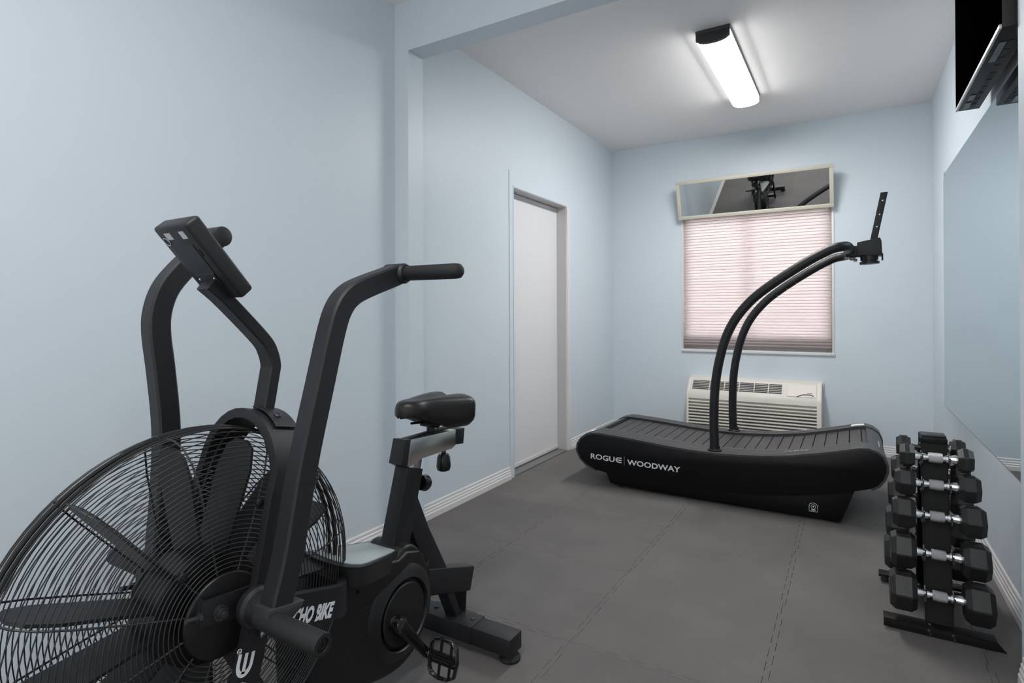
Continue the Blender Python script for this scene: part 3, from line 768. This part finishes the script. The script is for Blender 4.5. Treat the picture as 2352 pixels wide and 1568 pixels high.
# fan
b = bmesh.new(); lathe(b, [(-.050, .085), (-.045, .112), (.045, .112), (.050, .085)], FC, (1, 0, 0), 40); obj('fan_drum', b, plastic, bike)
angs = [161, 129.5, 99, 72, 45, 20, -6, -34, -62, -90, -118, -146, -172]
for a in angs:
    a = math.radians(a); U = Vector((0, math.cos(a), math.sin(a))); V = Vector((0, -math.sin(a), math.cos(a))); b = bmesh.new()
    pts = [(.10, -.052), (.28, -.060), (.326, -.046), (.342, -.020), (.342, .020), (.326, .046), (.28, .060), (.10, .052)]
    lo = [b.verts.new(FC+U*r_+Vector((x, 0, 0))-V*.003) for r_, x in pts]; hi = [b.verts.new(FC+U*r_+Vector((x, 0, 0))+V*.003) for r_, x in pts]
    b.faces.new(lo); b.faces.new(hi)
    for k in range(8): b.faces.new((lo[k], lo[(k+1) % 8], hi[(k+1) % 8], hi[k]))
    obj('fan_blade', b, powder, bike, smooth=False)
# hoop over the fan
hp = []
for s in (1,):
    legs = [(.132, .600, .030), (.133, .655, .20), (.133, .712, .39), (.134, .745, .52), (.135, .778, .65), (.135, .800, .74)]
pts = [Vector((BXC+x, y, z)) for x, y, z in legs]
arc = []
for k in range(1, 16):
    a = PI*k/16; arc.append(Vector((BXC+.135*math.cos(a), .812+.030*math.sin(a), .758+.146*math.sin(a))))
pts2 = [Vector((2*BXC-p.x, p.y, p.z)) for p in reversed(pts)]
path = pts+arc+pts2; n = len(path); sc = []
for i, p in enumerate(path):
    f = max(0, min(1, (p.z-.40)/.5)); sc.append((.052+.040*f*f, 1))
# profile: s along y-ish (up vector), t thickness
b = bmesh.new(); sweep(b, path, [(s_, t_) for s_, t_ in rrect(1, .022, .006, 2)], (0, 1, -.22), [(q[0], 1) for q in sc]); 
hoop = obj('fan_hoop', b, powder, bike, ang=50)
# cover plate with bolt on top of hoop
b = bmesh.new(); pth = [Vector((BXC+.149*math.cos(PI*k/32), .822+.030*math.sin(PI*k/32), .758+.160*math.sin(PI*k/32))) for k in range(9, 17)]
sweep(b, pth, rrect(.060, .003, .001, 1), (0, 1, -.22)); obj('mast_plate', b, powder, hoop)
a = PI*11.5/32; b = bmesh.new(); bolt(b, (BXC+.151*math.cos(a), .842, .758+.162*math.sin(a)), (math.cos(a), 0, math.sin(a)), .008, .007); obj('mast_bolt', b, bolt_m, hoop)
# hub bracket and axle bolts
for s in (1, -1):
    b = bmesh.new(); xx = BXC+s*.120
    prism(b, [(.625, .537), (.632, .585), (.735, .575), (.728, .517)], 0, min(xx, xx+s*.006), max(xx, xx+s*.006), .001)
    prism(b, [(.625, .537), (.632, .585), (.636, .585), (.629, .537)], 0, min(BXC+s*.102, xx), max(BXC+s*.102, xx))
    obj('axle_bracket', b, powder, bike)
    b = bmesh.new(); lathe(b, [(0, .015), (.006, .015), (.006, .010), (.013, .010), (.013, .006), (.020, .006)], (xx+s*.006, .664, .550), (s, 0, 0), 12)
    tube(b, [(xx+s*.002, .632, .555), (xx+s*.004, .598, .562)], .005, 10); lathe(b, [(0, .009), (.006, .009)], (xx+s*.002, .628, .556), (0, -1, .1), 6)
    obj('axle_nut', b, brushed if False else bolt_m, bike)
# guard fixing bolts
b = bmesh.new()
for y, z in ((.765, .735), (.70, .395), (.60, .64)): bolt(b, (BXC+.108, y, z), (1, 0, 0), .010, .006)
obj('guard_bolt', b, plastic, bike)
# vertical lettering on the near hoop leg
N = Vector((1, 0, 0)); Xd = Vector((0, .26, 1)).normalized()
xs = BXC+.144
LP = lambda y, z: Vector((xs+.0014, y, z))
Yd = N.cross(Xd)
curved_e(LP(.7165, .404), .046, .038, Xd, Yd, N, hoop, letter, th=.24, dep=0)
text('maker_lettering', 'ROGU', LP(.664, .200), LP(.714, .395), .038, N, hoop, letter, bold=.02, depth=.0)
b = bmesh.new(); bezel_ring(b, LP(.693, .464), (1, 0, 0), .0045, .0007, 18, 5); obj('registered_ring', b, letter, hoop)
text('registered_letter', 'R', LP(.6950, .4617), LP(.6960, .4657), .004, N, hoop, letter, depth=0)

# console mast
mc = [(.845, .880), (.868, .995), (.871, 1.02), (.863, 1.050), (.846, 1.078), (.790, 1.135), (.745, 1.178), (.712, 1.205)]
mast_path = [Vector((BXC, y, z)) for y, z in [(p.x, p.y) for p in catmull([(y, z, 0) for y, z in mc], 4)]]
b = bmesh.new(); sweep(b, mast_path, rrect(.044, .029, .003, 1), (1, 0, 0)); mast = obj('console_mast', b, powder, bike, ang=30)
# console
A = Vector((0, .661, 1.341)); Bv = Vector((0, .783, 1.199)); D = Vector((0, .634, 1.3205))
L = (Bv-A).length; e1 = (Bv-A).normalized(); e2 = Vector((0, -e1.z, e1.y)).normalized()
if e2.dot(D-A) < 0: e2 = -e2
TH = .036
def cp(x, s, t): return Vector((BXC+x, 0, 0))+A+e1*s+e2*t
def cbox(x0, x1, s0, s1, t0, t1, bev=0, seg=3):
    bm = bmesh.new(); g = bmesh.ops.create_cube(bm, size=1); vs = g['verts']
    for v in vs: q = v.co.copy(); v.co = cp(x0+(q.x+.5)*(x1-x0), s0+(q.y+.5)*(s1-s0), t0+(q.z+.5)*(t1-t0))
    bmesh.ops.recalc_face_normals(bm, faces=bm.faces)
    if bev: bmesh.ops.bevel(bm, geom=list({e for v in vs for e in v.link_edges}), offset=bev, segments=seg, affect='EDGES', profile=.5)
    return bm
con = obj('console', cbox(-.062, .062, -.003, L+.003, -.001, TH, .0075), powder, bike)
obj('battery_cover', cbox(-.040, .036, .045, .120, TH-.001, TH+.0015, .001, 1), plastic, con)
obj('mount_plate', cbox(-.036, .032, .118, .150, TH, TH+.003, .001, 1), powder, con)
obj('data_sticker', cbox(.020, .038, .012, .030, TH, TH+.0006), sticker, con, smooth=False)
obj('data_sticker', cbox(-.034, -.012, .012, .028, TH, TH+.0006), sticker, con, smooth=False)
b = bmesh.new(); bezel_ring(b, cp(-.044, .032, TH+.0005), e2, .009, .0011, 20, 5); obj('speaker_ring', b, sticker, con)
b = bmesh.new()
for x in (-.028, .025): bolt(b, cp(x, .130, TH+.003), e2, .003, .002)
obj('console_screw', b, chrome, con)
obj('port_slot', cbox(.035, .046, .058, .074, TH, TH+.001), dark_m, con, smooth=False)
obj('display', cbox(-.048, .048, .015, .12, -.0015, .001, .0008, 1), gloss, con)

# moving arms, grips, pegs
Rp = [(.722, .535), (.728, .568), (.756, .66), (.790, .82), (.835, .985), (.868, 1.102), (.890, 1.153), (.922, 1.184), (.975, 1.206), (1.043, 1.228), (1.078, 1.240)]
Lp = [(.722, .535), (.727, .60), (.738, .74), (.741, .867), (.730, .998), (.719, 1.095), (.722, 1.150), (.741, 1.203), (.779, 1.252), (.826, 1.300), (.868, 1.340)]
def arm(s, P2):
    xa = BXC+s*.215
    path = [Vector((xa, q.x, q.y)) for q in catmull([(y, z, 0) for y, z in P2], 5)]
    b = bmesh.new(); sweep(b, path, rrect(.045, .050, .0045, 1), (1, 0, 0)); a = obj('handle_arm', b, powder, bike, ang=30)
    ex = Vector((xa, P2[-1][0], P2[-1][1]))
    b = bmesh.new(); lathe(b, [(-.030, .022), (-.028, .0255), (.026, .0255), (.030, .0225), (.034, .0215)], ex, (s, 0, 0), 24); obj('arm_end_collar', b, powder, a)
    b = bmesh.new(); lathe(b, [(.030, .0175), (.033, .0185), (.180, .0188), (.192, .0170), (.198, .011), (.200, .002)], ex, (s, .03, 0), 24); obj('foam_grip', b, foam, a)
    # pivot
    pv = Vector((BXC+s*.150, .722, .545))
    b = bmesh.new(); lathe(b, [(-.006, .036), (.0, .040), (.012, .040), (.018, .034), (.050, .032)], pv, (s, 0, 0), 32); obj('pivot_collar', b, powder, a)
    b = bmesh.new(); prism(b, [(.690, .572), (.775, .556), (.770, .546), (.725, .520), (.692, .545)], 0, min(xa-s*.0235, xa+s*.0245), max(xa-s*.0235, xa+s*.0245), .002); obj('arm_boot', b, rail_m, a)
    b = bmesh.new(); bolt(b, (xa-s*.01, .708, .516), (0, -.6, -.6), .007, .010); bolt(b, (xa+s*.012, .716, .512), (0, -.6, -.6), .007, .010); obj('boot_bolt', b, bolt_m, a)
    pg = Vector((xa, .704, .540))
    b = bmesh.new(); lathe(b, [(-.02, .019), (.026, .019), (.028, .0215), (.160, .0215), (.1625, .020), (.1625, .013), (.157, .012)], pg, (s, 0, 0), 32); p_ = obj('foot_peg', b, foam, bike)
    b = bmesh.new(); lathe(b, [(.155, .0125), (.159, .0105), (.159, .004), (.156, .003)], pg, (s, 0, 0), 20); obj('peg_end_cap', b, plastic, p_)
arm(1, Rp); arm(-1, Lp)

# lettered band around the rear of the guard
bh = .062; sl = -.275
def band_path(n=14):
    out = []
    for s in (1, -1):
        pass
    pts = [(.148, .74)]
    P3 = [Vector((BXC+.150, .735, 0)), Vector((BXC+.150, .925, 0))]
    for k in range(1, 13):
        a = PI*k/12; P3.append(Vector((BXC+.15*math.cos(a)**1 if True else 0, .925+.085*math.sin(a)**.8 if math.sin(a) > 0 else .925, 0)))
    P3 += [Vector((BXC-.150, .735, 0))]
    return P3
bp_ = band_path(); b = bmesh.new(); R = []
cen = Vector((BXC, .80, 0))
for i, p in enumerate(bp_):
    zt_ = .533+sl*(p.y-.80); 
    T_ = (bp_[min(i+1, len(bp_)-1)]-bp_[max(i-1, 0)]).normalized(); Nn = Vector((T_.y, -T_.x, 0))
    if Nn.dot(p-cen) < 0: Nn = -Nn
    R.append([b.verts.new(p+Nn*.011+Vector((0, 0, zt_))), b.verts.new(p-Nn*.011+Vector((0, 0, zt_))), b.verts.new(p-Nn*.011+Vector((0, 0, zt_-bh-.012))), b.verts.new(p+Nn*.011+Vector((0, 0, zt_-bh-.012)))])
for p, q in zip(R, R[1:]):
    for j in range(4): b.faces.new((p[j], p[(j+1) % 4], q[(j+1) % 4], q[j]))
b.faces.new(R[0]); b.faces.new(R[-1]); band = obj('frame_band', b, powder, bike, ang=40)
text('model_lettering', 'ECHO BIKE', (BXC+.161, .788, .4695), (BXC+.161, .914, .4345), .036, (1, 0, 0), band, letter, shear=.22, bold=.05, depth=.0009)

# main body / chain cover
body = [(.96, .430), (1.02, .462), (1.075, .456), (1.13, .445), (1.19, .432), (1.235, .432), (1.27, .450), (1.31, .445), (1.345, .415), (1.372, .370), (1.382, .310), (1.378, .235), (1.355, .165), (1.310, .122), (1.245, .105), (1.15, .118), (1.05, .150), (.98, .175), (.93, .20), (.93, .40)]
bs = catmull([(y, z, 0) for y, z in body+[body[0]]], 3)[:-1]
b = bmesh.new(); prism(b, [(q.x, q.y) for q in bs], 0, BXC-.066, BXC+.066, .010, 3); bd = obj('chain_cover', b, plastic, bike, ang=40)
upb = [(.955, .435), (1.01, .484), (1.10, .462), (1.235, .428), (1.27, .440), (1.33, .420), (1.27, .395), (1.20, .375), (1.12, .352), (1.06, .360), (1.0, .385)]
b = bmesh.new(); prism(b, upb, 0, BXC-.078, BXC+.078, .008, 3); obj('upper_cover', b, plastic, bd, ang=40)
# raised housing swelling around the disc
DC = Vector((BXC+.066, 1.254, .266))
b = bmesh.new(); lathe(b, [(0, .136), (.006, .130), (.012, .114), (.016, .106), (.018, .1015), (.014, .099), (.004, .094)], DC, (1, 0, 0), 48); obj('disc_surround', b, plastic, bd)
b = bmesh.new(); lathe(b, [(0, .088), (.014, .088), (.017, .084), (.0175, .02), (.0185, .013), (.0185, .002)], DC, (1, 0, 0), 48); obj('disc_cover', b, rail_m if False else plastic, bd)
b = bmesh.new(); lathe(b, [(0, .136), (.006, .130), (.012, .114), (.016, .10), (.016, .02)], Vector((BXC-.066, 1.254, .266)), (-1, 0, 0), 40); obj('disc_surround', b, plastic, bd)
# top plate, pale, with black rim
def tpz(y): return .5015-.26*(y-1.02)
rimp = [(-1.255, 1.03), (-1.19, 1.015), (-1.125, 1.015), (-1.095, 1.035), (-1.092, 1.075), (-1.150, 1.235), (-1.180, 1.275), (-1.235, 1.290), (-1.262, 1.28), (-1.275, 1.25)]
rimp = [(x+.004, y) for x, y in rimp]
rs = catmull([(x, y, 0) for x, y in rimp+[rimp[0]]], 3)[:-1]
cx_ = sum(p.x for p in rs)/len(rs); cy_ = sum(p.y for p in rs)/len(rs)
def tplate(name, k, dz0, dz1, m, par):
    b = bmesh.new(); lo = []; hi = []
    for p in rs:
        x, y = cx_+(p.x-cx_)*k, cy_+(p.y-cy_)*k; lo.append(b.verts.new((x, y, tpz(y)+dz0))); hi.append(b.verts.new((x, y, tpz(y)+dz1)))
    b.faces.new(lo); b.faces.new(hi)
    for i in range(len(lo)): j = (i+1) % len(lo); b.faces.new((lo[i], lo[j], hi[j], hi[i]))
    return obj(name, b, m, par)
tplate('top_rim', 1.15, -.05, .0, plastic, bd); tplate('top_plate', .97, -.01, .003, pale_m, bd)
b = bmesh.new()
for y, z in ((1.075, .405), (1.04, .452)): bolt(b, (BXC+.078, y, z), (1, 0, 0), .005, .003)
obj('cover_screw', b, dark_m, bd)
b = bmesh.new(); lathe(b, [(-.02, .012), (.012, .012), (.015, .009)], (BXC+.080, .985, .455), (1, 0, 0), 16); lathe(b, [(-.02, .006), (.016, .006)], (BXC+.080, .975, .430), (1, 0, 0), 12); obj('band_pin', b, plastic, bd)

# cranks and pedals
BB = Vector((BXC, 1.203, .268)); CV = Vector((0, .108, -.134))
def crank(s):
    x = BXC+s*.104; c0 = Vector((x, BB.y, BB.z)); c1 = c0+CV*s+Vector((s*.010, 0, 0))
    b = bmesh.new(); n = 8
    sc = [(1, 1.35), (1, 1.5), (1, 1.35), (1, 1.15), (1, 1.0), (1, .92), (1, .95), (1, .6)]
    pth = [c0.lerp(c1, -.09)]+[c0.lerp(c1, t) for t in (0, .15, .35, .6, .85, .98, 1.09)]
    sweep(b, pth, rrect(.016, .030, .005, 2), (1, 0, 0), sc)
    cr_ = obj('crank', b, gloss, bike, ang=50)
    b = bmesh.new(); lathe(b, [(-.03, .014), (.006, .016), (.010, .014), (.010, .006)], c0, (s, 0, 0), 24)
    for k in range(3):
        a = 2*PI*k/3+2.3; lathe(b, [(0, .005), (.011, .005)], c0+Vector((0, math.cos(a)*.018, math.sin(a)*.018)), (s, 0, 0), 10)
    obj('crank_boss', b, bolt_m, cr_)
    b = bmesh.new(); lathe(b, [(0, .008), (.004, .008)], c1+Vector((s*.009, 0, 0)), (s, 0, 0), 16); obj('axle_end', b, chrome, cr_)
    # pedal
    pc = c1+Vector((s*.062, 0, 0)); ph = math.radians(78 if s > 0 else 20)
    U = Vector((0, math.cos(ph), math.sin(ph))); V = Vector((0, -math.sin(ph), math.cos(ph)))
    def q(a, c, t=0): return pc+Vector((a*s, 0, 0))+U*c+V*t
    b = bmesh.new()
    outl = [(-.046, -.030), (-.036, -.046), (-.012, -.052), (.020, -.050), (.044, -.038), (.050, 0), (.044, .038), (.020, .050), (-.012, .052), (-.036, .046), (-.046, .030), (-.046, 0)]
    sweep(b, [q(a, c) for a, c in outl], rrect(.015, .007, .002, 1), V, closed=True)
    for c in (-.026, .026): sweep(b, [q(-.045, c*.5), q(.046, c*.5)], rrect(.010, .005, .001, 1), V)
    sweep(b, [q(-.010, -.050), q(-.010, -.012)], rrect(.010, .005, .001, 1), V); sweep(b, [q(-.010, .050), q(-.010, .012)], rrect(.010, .005, .001, 1), V)
    sweep(b, [q(.026, -.046), q(.026, .046)], rrect(.010, .005, .001, 1), V)
    pd = obj('pedal', b, gloss, bike, ang=50)
    b = bmesh.new(); tube(b, [q(-.062, 0), q(.046, 0)], .0075, 14); obj('pedal_axle', b, gloss, pd)
    b = bmesh.new()
    for a, c in outl[1:-2]:
        for t in (-1, 1): lathe(b, [(0, .0022), (.0045, .0018)], q(a*.98, c*.98, t*.007), V*t, 6)
    obj('traction_pin', b, bolt_m, pd)
crank(1); crank(-1)

# main rail sloping to the rear, seat tower
b = bmesh.new()
p0, p1 = Vector((BXC, .98, .425)), Vector((BXC, 1.672, .1885)); 
sweep(b, [p0, p1], rrect(.055, .084, .005, 2), (1, 0, 0)); obj('main_rail', b, powder, bike, ang=50)
b = bmesh.new(); prism(b, [(1.395, .325), (1.425, .345), (1.43, .245), (1.40, .25)], 0, BXC-.033, BXC+.033, .002); obj('rail_collar', b, plastic, bike)
b = bmesh.new(); sweep(b, [(BXC, 1.285, .380), (BXC, 1.368, .655)], rrect(.052, .078, .004, 2), (1, 0, 0)); tw = obj('seat_tower', b, powder, bike, ang=50)
b = bmesh.new(); bolt(b, (BXC, 1.318, .622), (0, -1, .3), .004, .001); obj('tower_hole', b, dark_m, tw)
b = bmesh.new(); sweep(b, [(BXC, 1.345, .555), (BXC, 1.405, .430), (BXC, 1.505, .255)], rrect(.050, .070, .004, 2), (1, 0, 0)); obj('tower_brace', b, powder, bike, ang=50)
b = bmesh.new(); sweep(b, [(BXC, 1.366, .62), (BXC, 1.385, .700)], rrect(.040, .058, .003, 1), (1, 0, 0)); obj('seat_post', b, brushed, bike, ang=50)
# horizontal seat slider
b = bmesh.new(); prism(b, [(1.328, .668), (1.352, .665), (1.405, .677), (1.560, .676), (1.585, .686), (1.585, .738), (1.345, .748)], 0, BXC-.024, BXC+.024, .002); obj('seat_slider', b, brushed, bike, ang=40)['label'] = 'satin metal seat slider'
b = bmesh.new(); prism(b, [(1.302, .680), (1.330, .664), (1.347, .748), (1.322, .752)], 0, BXC-.026, BXC+.026, .002); obj('slider_end', b, powder, bike)
b = bmesh.new(); prism(b, [(1.585, .686), (1.622, .682), (1.630, .735), (1.585, .739)], 0, BXC-.027, BXC+.027, .002); obj('slider_end', b, powder, bike)
obj('slider_slot', BX(BXC-.017, BXC+.017, 1.35, 1.56, .744, .7485, .001), plastic, bike)
b = bmesh.new(); lathe(b, [(0, .008), (.018, .008), (.018, .017), (.028, .022), (.060, .025), (.072, .022), (.076, .014)], (BXC, 1.543, .677), (0, 0, -1), 14); obj('slider_knob', b, gloss, bike)
b = bmesh.new(); lathe(b, [(0, .010), (.014, .010), (.016, .024), (.040, .027), (.050, .022), (.052, .012)], (BXC, 1.405, .597), (0, 1, -.28), 16); obj('height_knob', b, gloss, bike)
# saddle clamp + saddle
b = bmesh.new(); lathe(b, [(0, .014), (.05, .014)], (BXC, 1.475, .740), (0, 0, 1), 18); lathe(b, [(-.03, .016), (.03, .016)], (BXC, 1.475, .778), (1, 0, 0), 14)
tube(b, [(BXC-.02, 1.40, .785), (BXC-.022, 1.47, .778), (BXC-.03, 1.56, .775)], .004, 8); tube(b, [(BXC+.02, 1.40, .785), (BXC+.022, 1.47, .778), (BXC+.03, 1.56, .775)], .004, 8)
obj('saddle_clamp', b, plastic, bike)
b = bmesh.new(); NS, NR = 22, 28; rings = []
for i in range(NS+1):
    s = i/NS; y = 1.322+.285*s
    w_ = .020+.030*min(1, s*6)**.6+.078*(max(0, (s-.28)/.72)**1.0)*(1 if s < .86 else 1)
    if s > .84: w_ *= math.sqrt(max(.02, 1-((s-.84)/.17)**2))
    if s < .08: w_ *= math.sqrt(max(.05, 1-((.08-s)/.085)**2))
    top = .866+.004*math.sin(PI*s)
    drop = .030+.082*max(0, min(1, (s-.12)/.5))
    if s > .86: drop -= .05*((s-.86)/.14)**2
    if s > .9: top -= .026*((s-.9)/.1)**2
    if s < .12: top -= .012*((.12-s)/.12)**2; drop *= 1-.7*((.12-s)/.12)
    ring = []
    for k in range(NR):
        a = 2*PI*k/NR; c, sn = math.cos(a), math.sin(a)
        X_ = w_*math.copysign(abs(c)**.75, c)
        if sn >= 0: Z_ = top-.035+.035*abs(sn)**.8-.018*math.exp(-(X_/(.016+.01*s))**2)*min(1, max(0, (s-.05)*2.2))
        else: Z_ = top-.035-drop*.75*abs(sn)**.5*(.35+.65*min(1, abs(c)*1.6))
        ring.append(b.verts.new((BXC+X_, y, Z_)))
    rings.append(ring)
for p, q in zip(rings, rings[1:]):
    for k in range(NR): b.faces.new((p[k], p[(k+1) % NR], q[(k+1) % NR], q[k]))
b.faces.new(rings[0]); b.faces.new(rings[-1]); obj('saddle', b, leather, bike, ang=180)

# rear legs and stabiliser
b = bmesh.new(); sweep(b, [(BXC, 1.525, .235), (BXC, 1.600, .082)], rrect(.050, .030, .003, 1), (1, 0, 0)); obj('rear_leg', b, powder, bike)
b = bmesh.new(); sweep(b, [(BXC, 1.640, .190), (BXC, 1.632, .082)], rrect(.052, .006, .001, 1), (1, 0, 0)); obj('rear_leg', b, powder, bike)
b = bmesh.new(); box(b, -1.455, -.945, 1.556, 1.632, .030, .088, .003); st = obj('rear_stabilizer', b, powder, bike)
obj('stabilizer_plate', BX(BXC-.105, BXC+.105, 1.552, 1.636, .032, .0905, .002), powder, st)
b = bmesh.new()
for x in (BXC-.080, BXC+.080): bolt(b, (x, 1.60, .0905), (0, 0, 1), .008, .005)
obj('stabilizer_bolt', b, bolt_m, st)
for x in (-1.43, -.972):
    b = bmesh.new(); lathe(b, [(0, .034), (.008, .036), (.016, .030), (.032, .014)], (x, 1.600, 0), (0, 0, 1), 28); obj('levelling_foot', b, rubber, st)
b = bmesh.new(); box(b, -1.455, -.945, .26, .34, .030, .088, .003); fs = obj('front_stabilizer', b, powder, bike)
for x in (-1.43, -.972):
    b = bmesh.new(); lathe(b, [(0, .034), (.008, .036), (.016, .030), (.032, .014)], (x, .30, 0), (0, 0, 1), 28); obj('levelling_foot', b, rubber, fs)
b = bmesh.new(); sweep(b, [(BXC, .30, .075), (BXC, .62, .085), (BXC, .98, .16), (BXC, 1.10, .20)], rrect(.055, .05, .004, 1), (1, 0, 0)); obj('bottom_rail', b, powder, bike)
b = bmesh.new(); box(b, BXC-.150, BXC+.150, .57, .64, .055, .095, .003); obj('hoop_base', b, powder, bike)

# ------------------------------------------------------------------ small fittings become parts of their own
SPLIT = {'port_panel', 'top_bolt', 'foot_pad', 'cradle', 'foot_bolt', 'boot_bolt', 'upright_bolt', 'plate_hole', 'guard_bolt', 'console_screw',
         'cover_screw', 'stabilizer_bolt', 'hanging_wire', 'support_clip', 'band_pin', 'front_plate_flange', 'rear_plate_flange'}
def islands(me):
    par = list(range(len(me.vertices)))
    def f(a):
        while par[a] != a: par[a] = par[par[a]]; a = par[a]
        return a
    for e in me.edges:
        a, c = f(e.vertices[0]), f(e.vertices[1])
        if a != c: par[a] = c
    g = {}
    for v in me.vertices: g.setdefault(f(v.index), []).append(v.index)
    L = []
    for vs in g.values():
        co = [me.vertices[i].co for i in vs]
        L.append([set(vs), [min(c[k] for c in co)-.0008 for k in range(3)], [max(c[k] for c in co)+.0008 for k in range(3)]])
    ch = True
    while ch:
        ch = False
        for i in range(len(L)):
            for j in range(i+1, len(L)):
                if all(L[i][1][k] <= L[j][2][k] and L[j][1][k] <= L[i][2][k] for k in range(3)):
                    L[i][0] |= L[j][0]; L[i][1] = [min(a, c) for a, c in zip(L[i][1], L[j][1])]; L[i][2] = [max(a, c) for a, c in zip(L[i][2], L[j][2])]
                    L.pop(j); ch = True; break
            if ch: break
    return [x[0] for x in L]
for o in [o for o in bpy.data.objects if o.type == 'MESH' and o.name.split('.')[0] in SPLIT]:
    gs = islands(o.data)
    if len(gs) < 2: continue
    base = o.data
    for gi, g in enumerate(gs):
        bm = bmesh.new(); bm.from_mesh(base); bm.verts.ensure_lookup_table()
        bmesh.ops.delete(bm, geom=[v for v in bm.verts if v.index not in g], context='VERTS')
        me = bpy.data.meshes.new(o.name.split('.')[0]); bm.to_mesh(me); bm.free(); me.materials.append(base.materials[0])
        if gi == 0: o.data = me
        else:
            c = o.copy(); c.data = me; COL.objects.link(c)
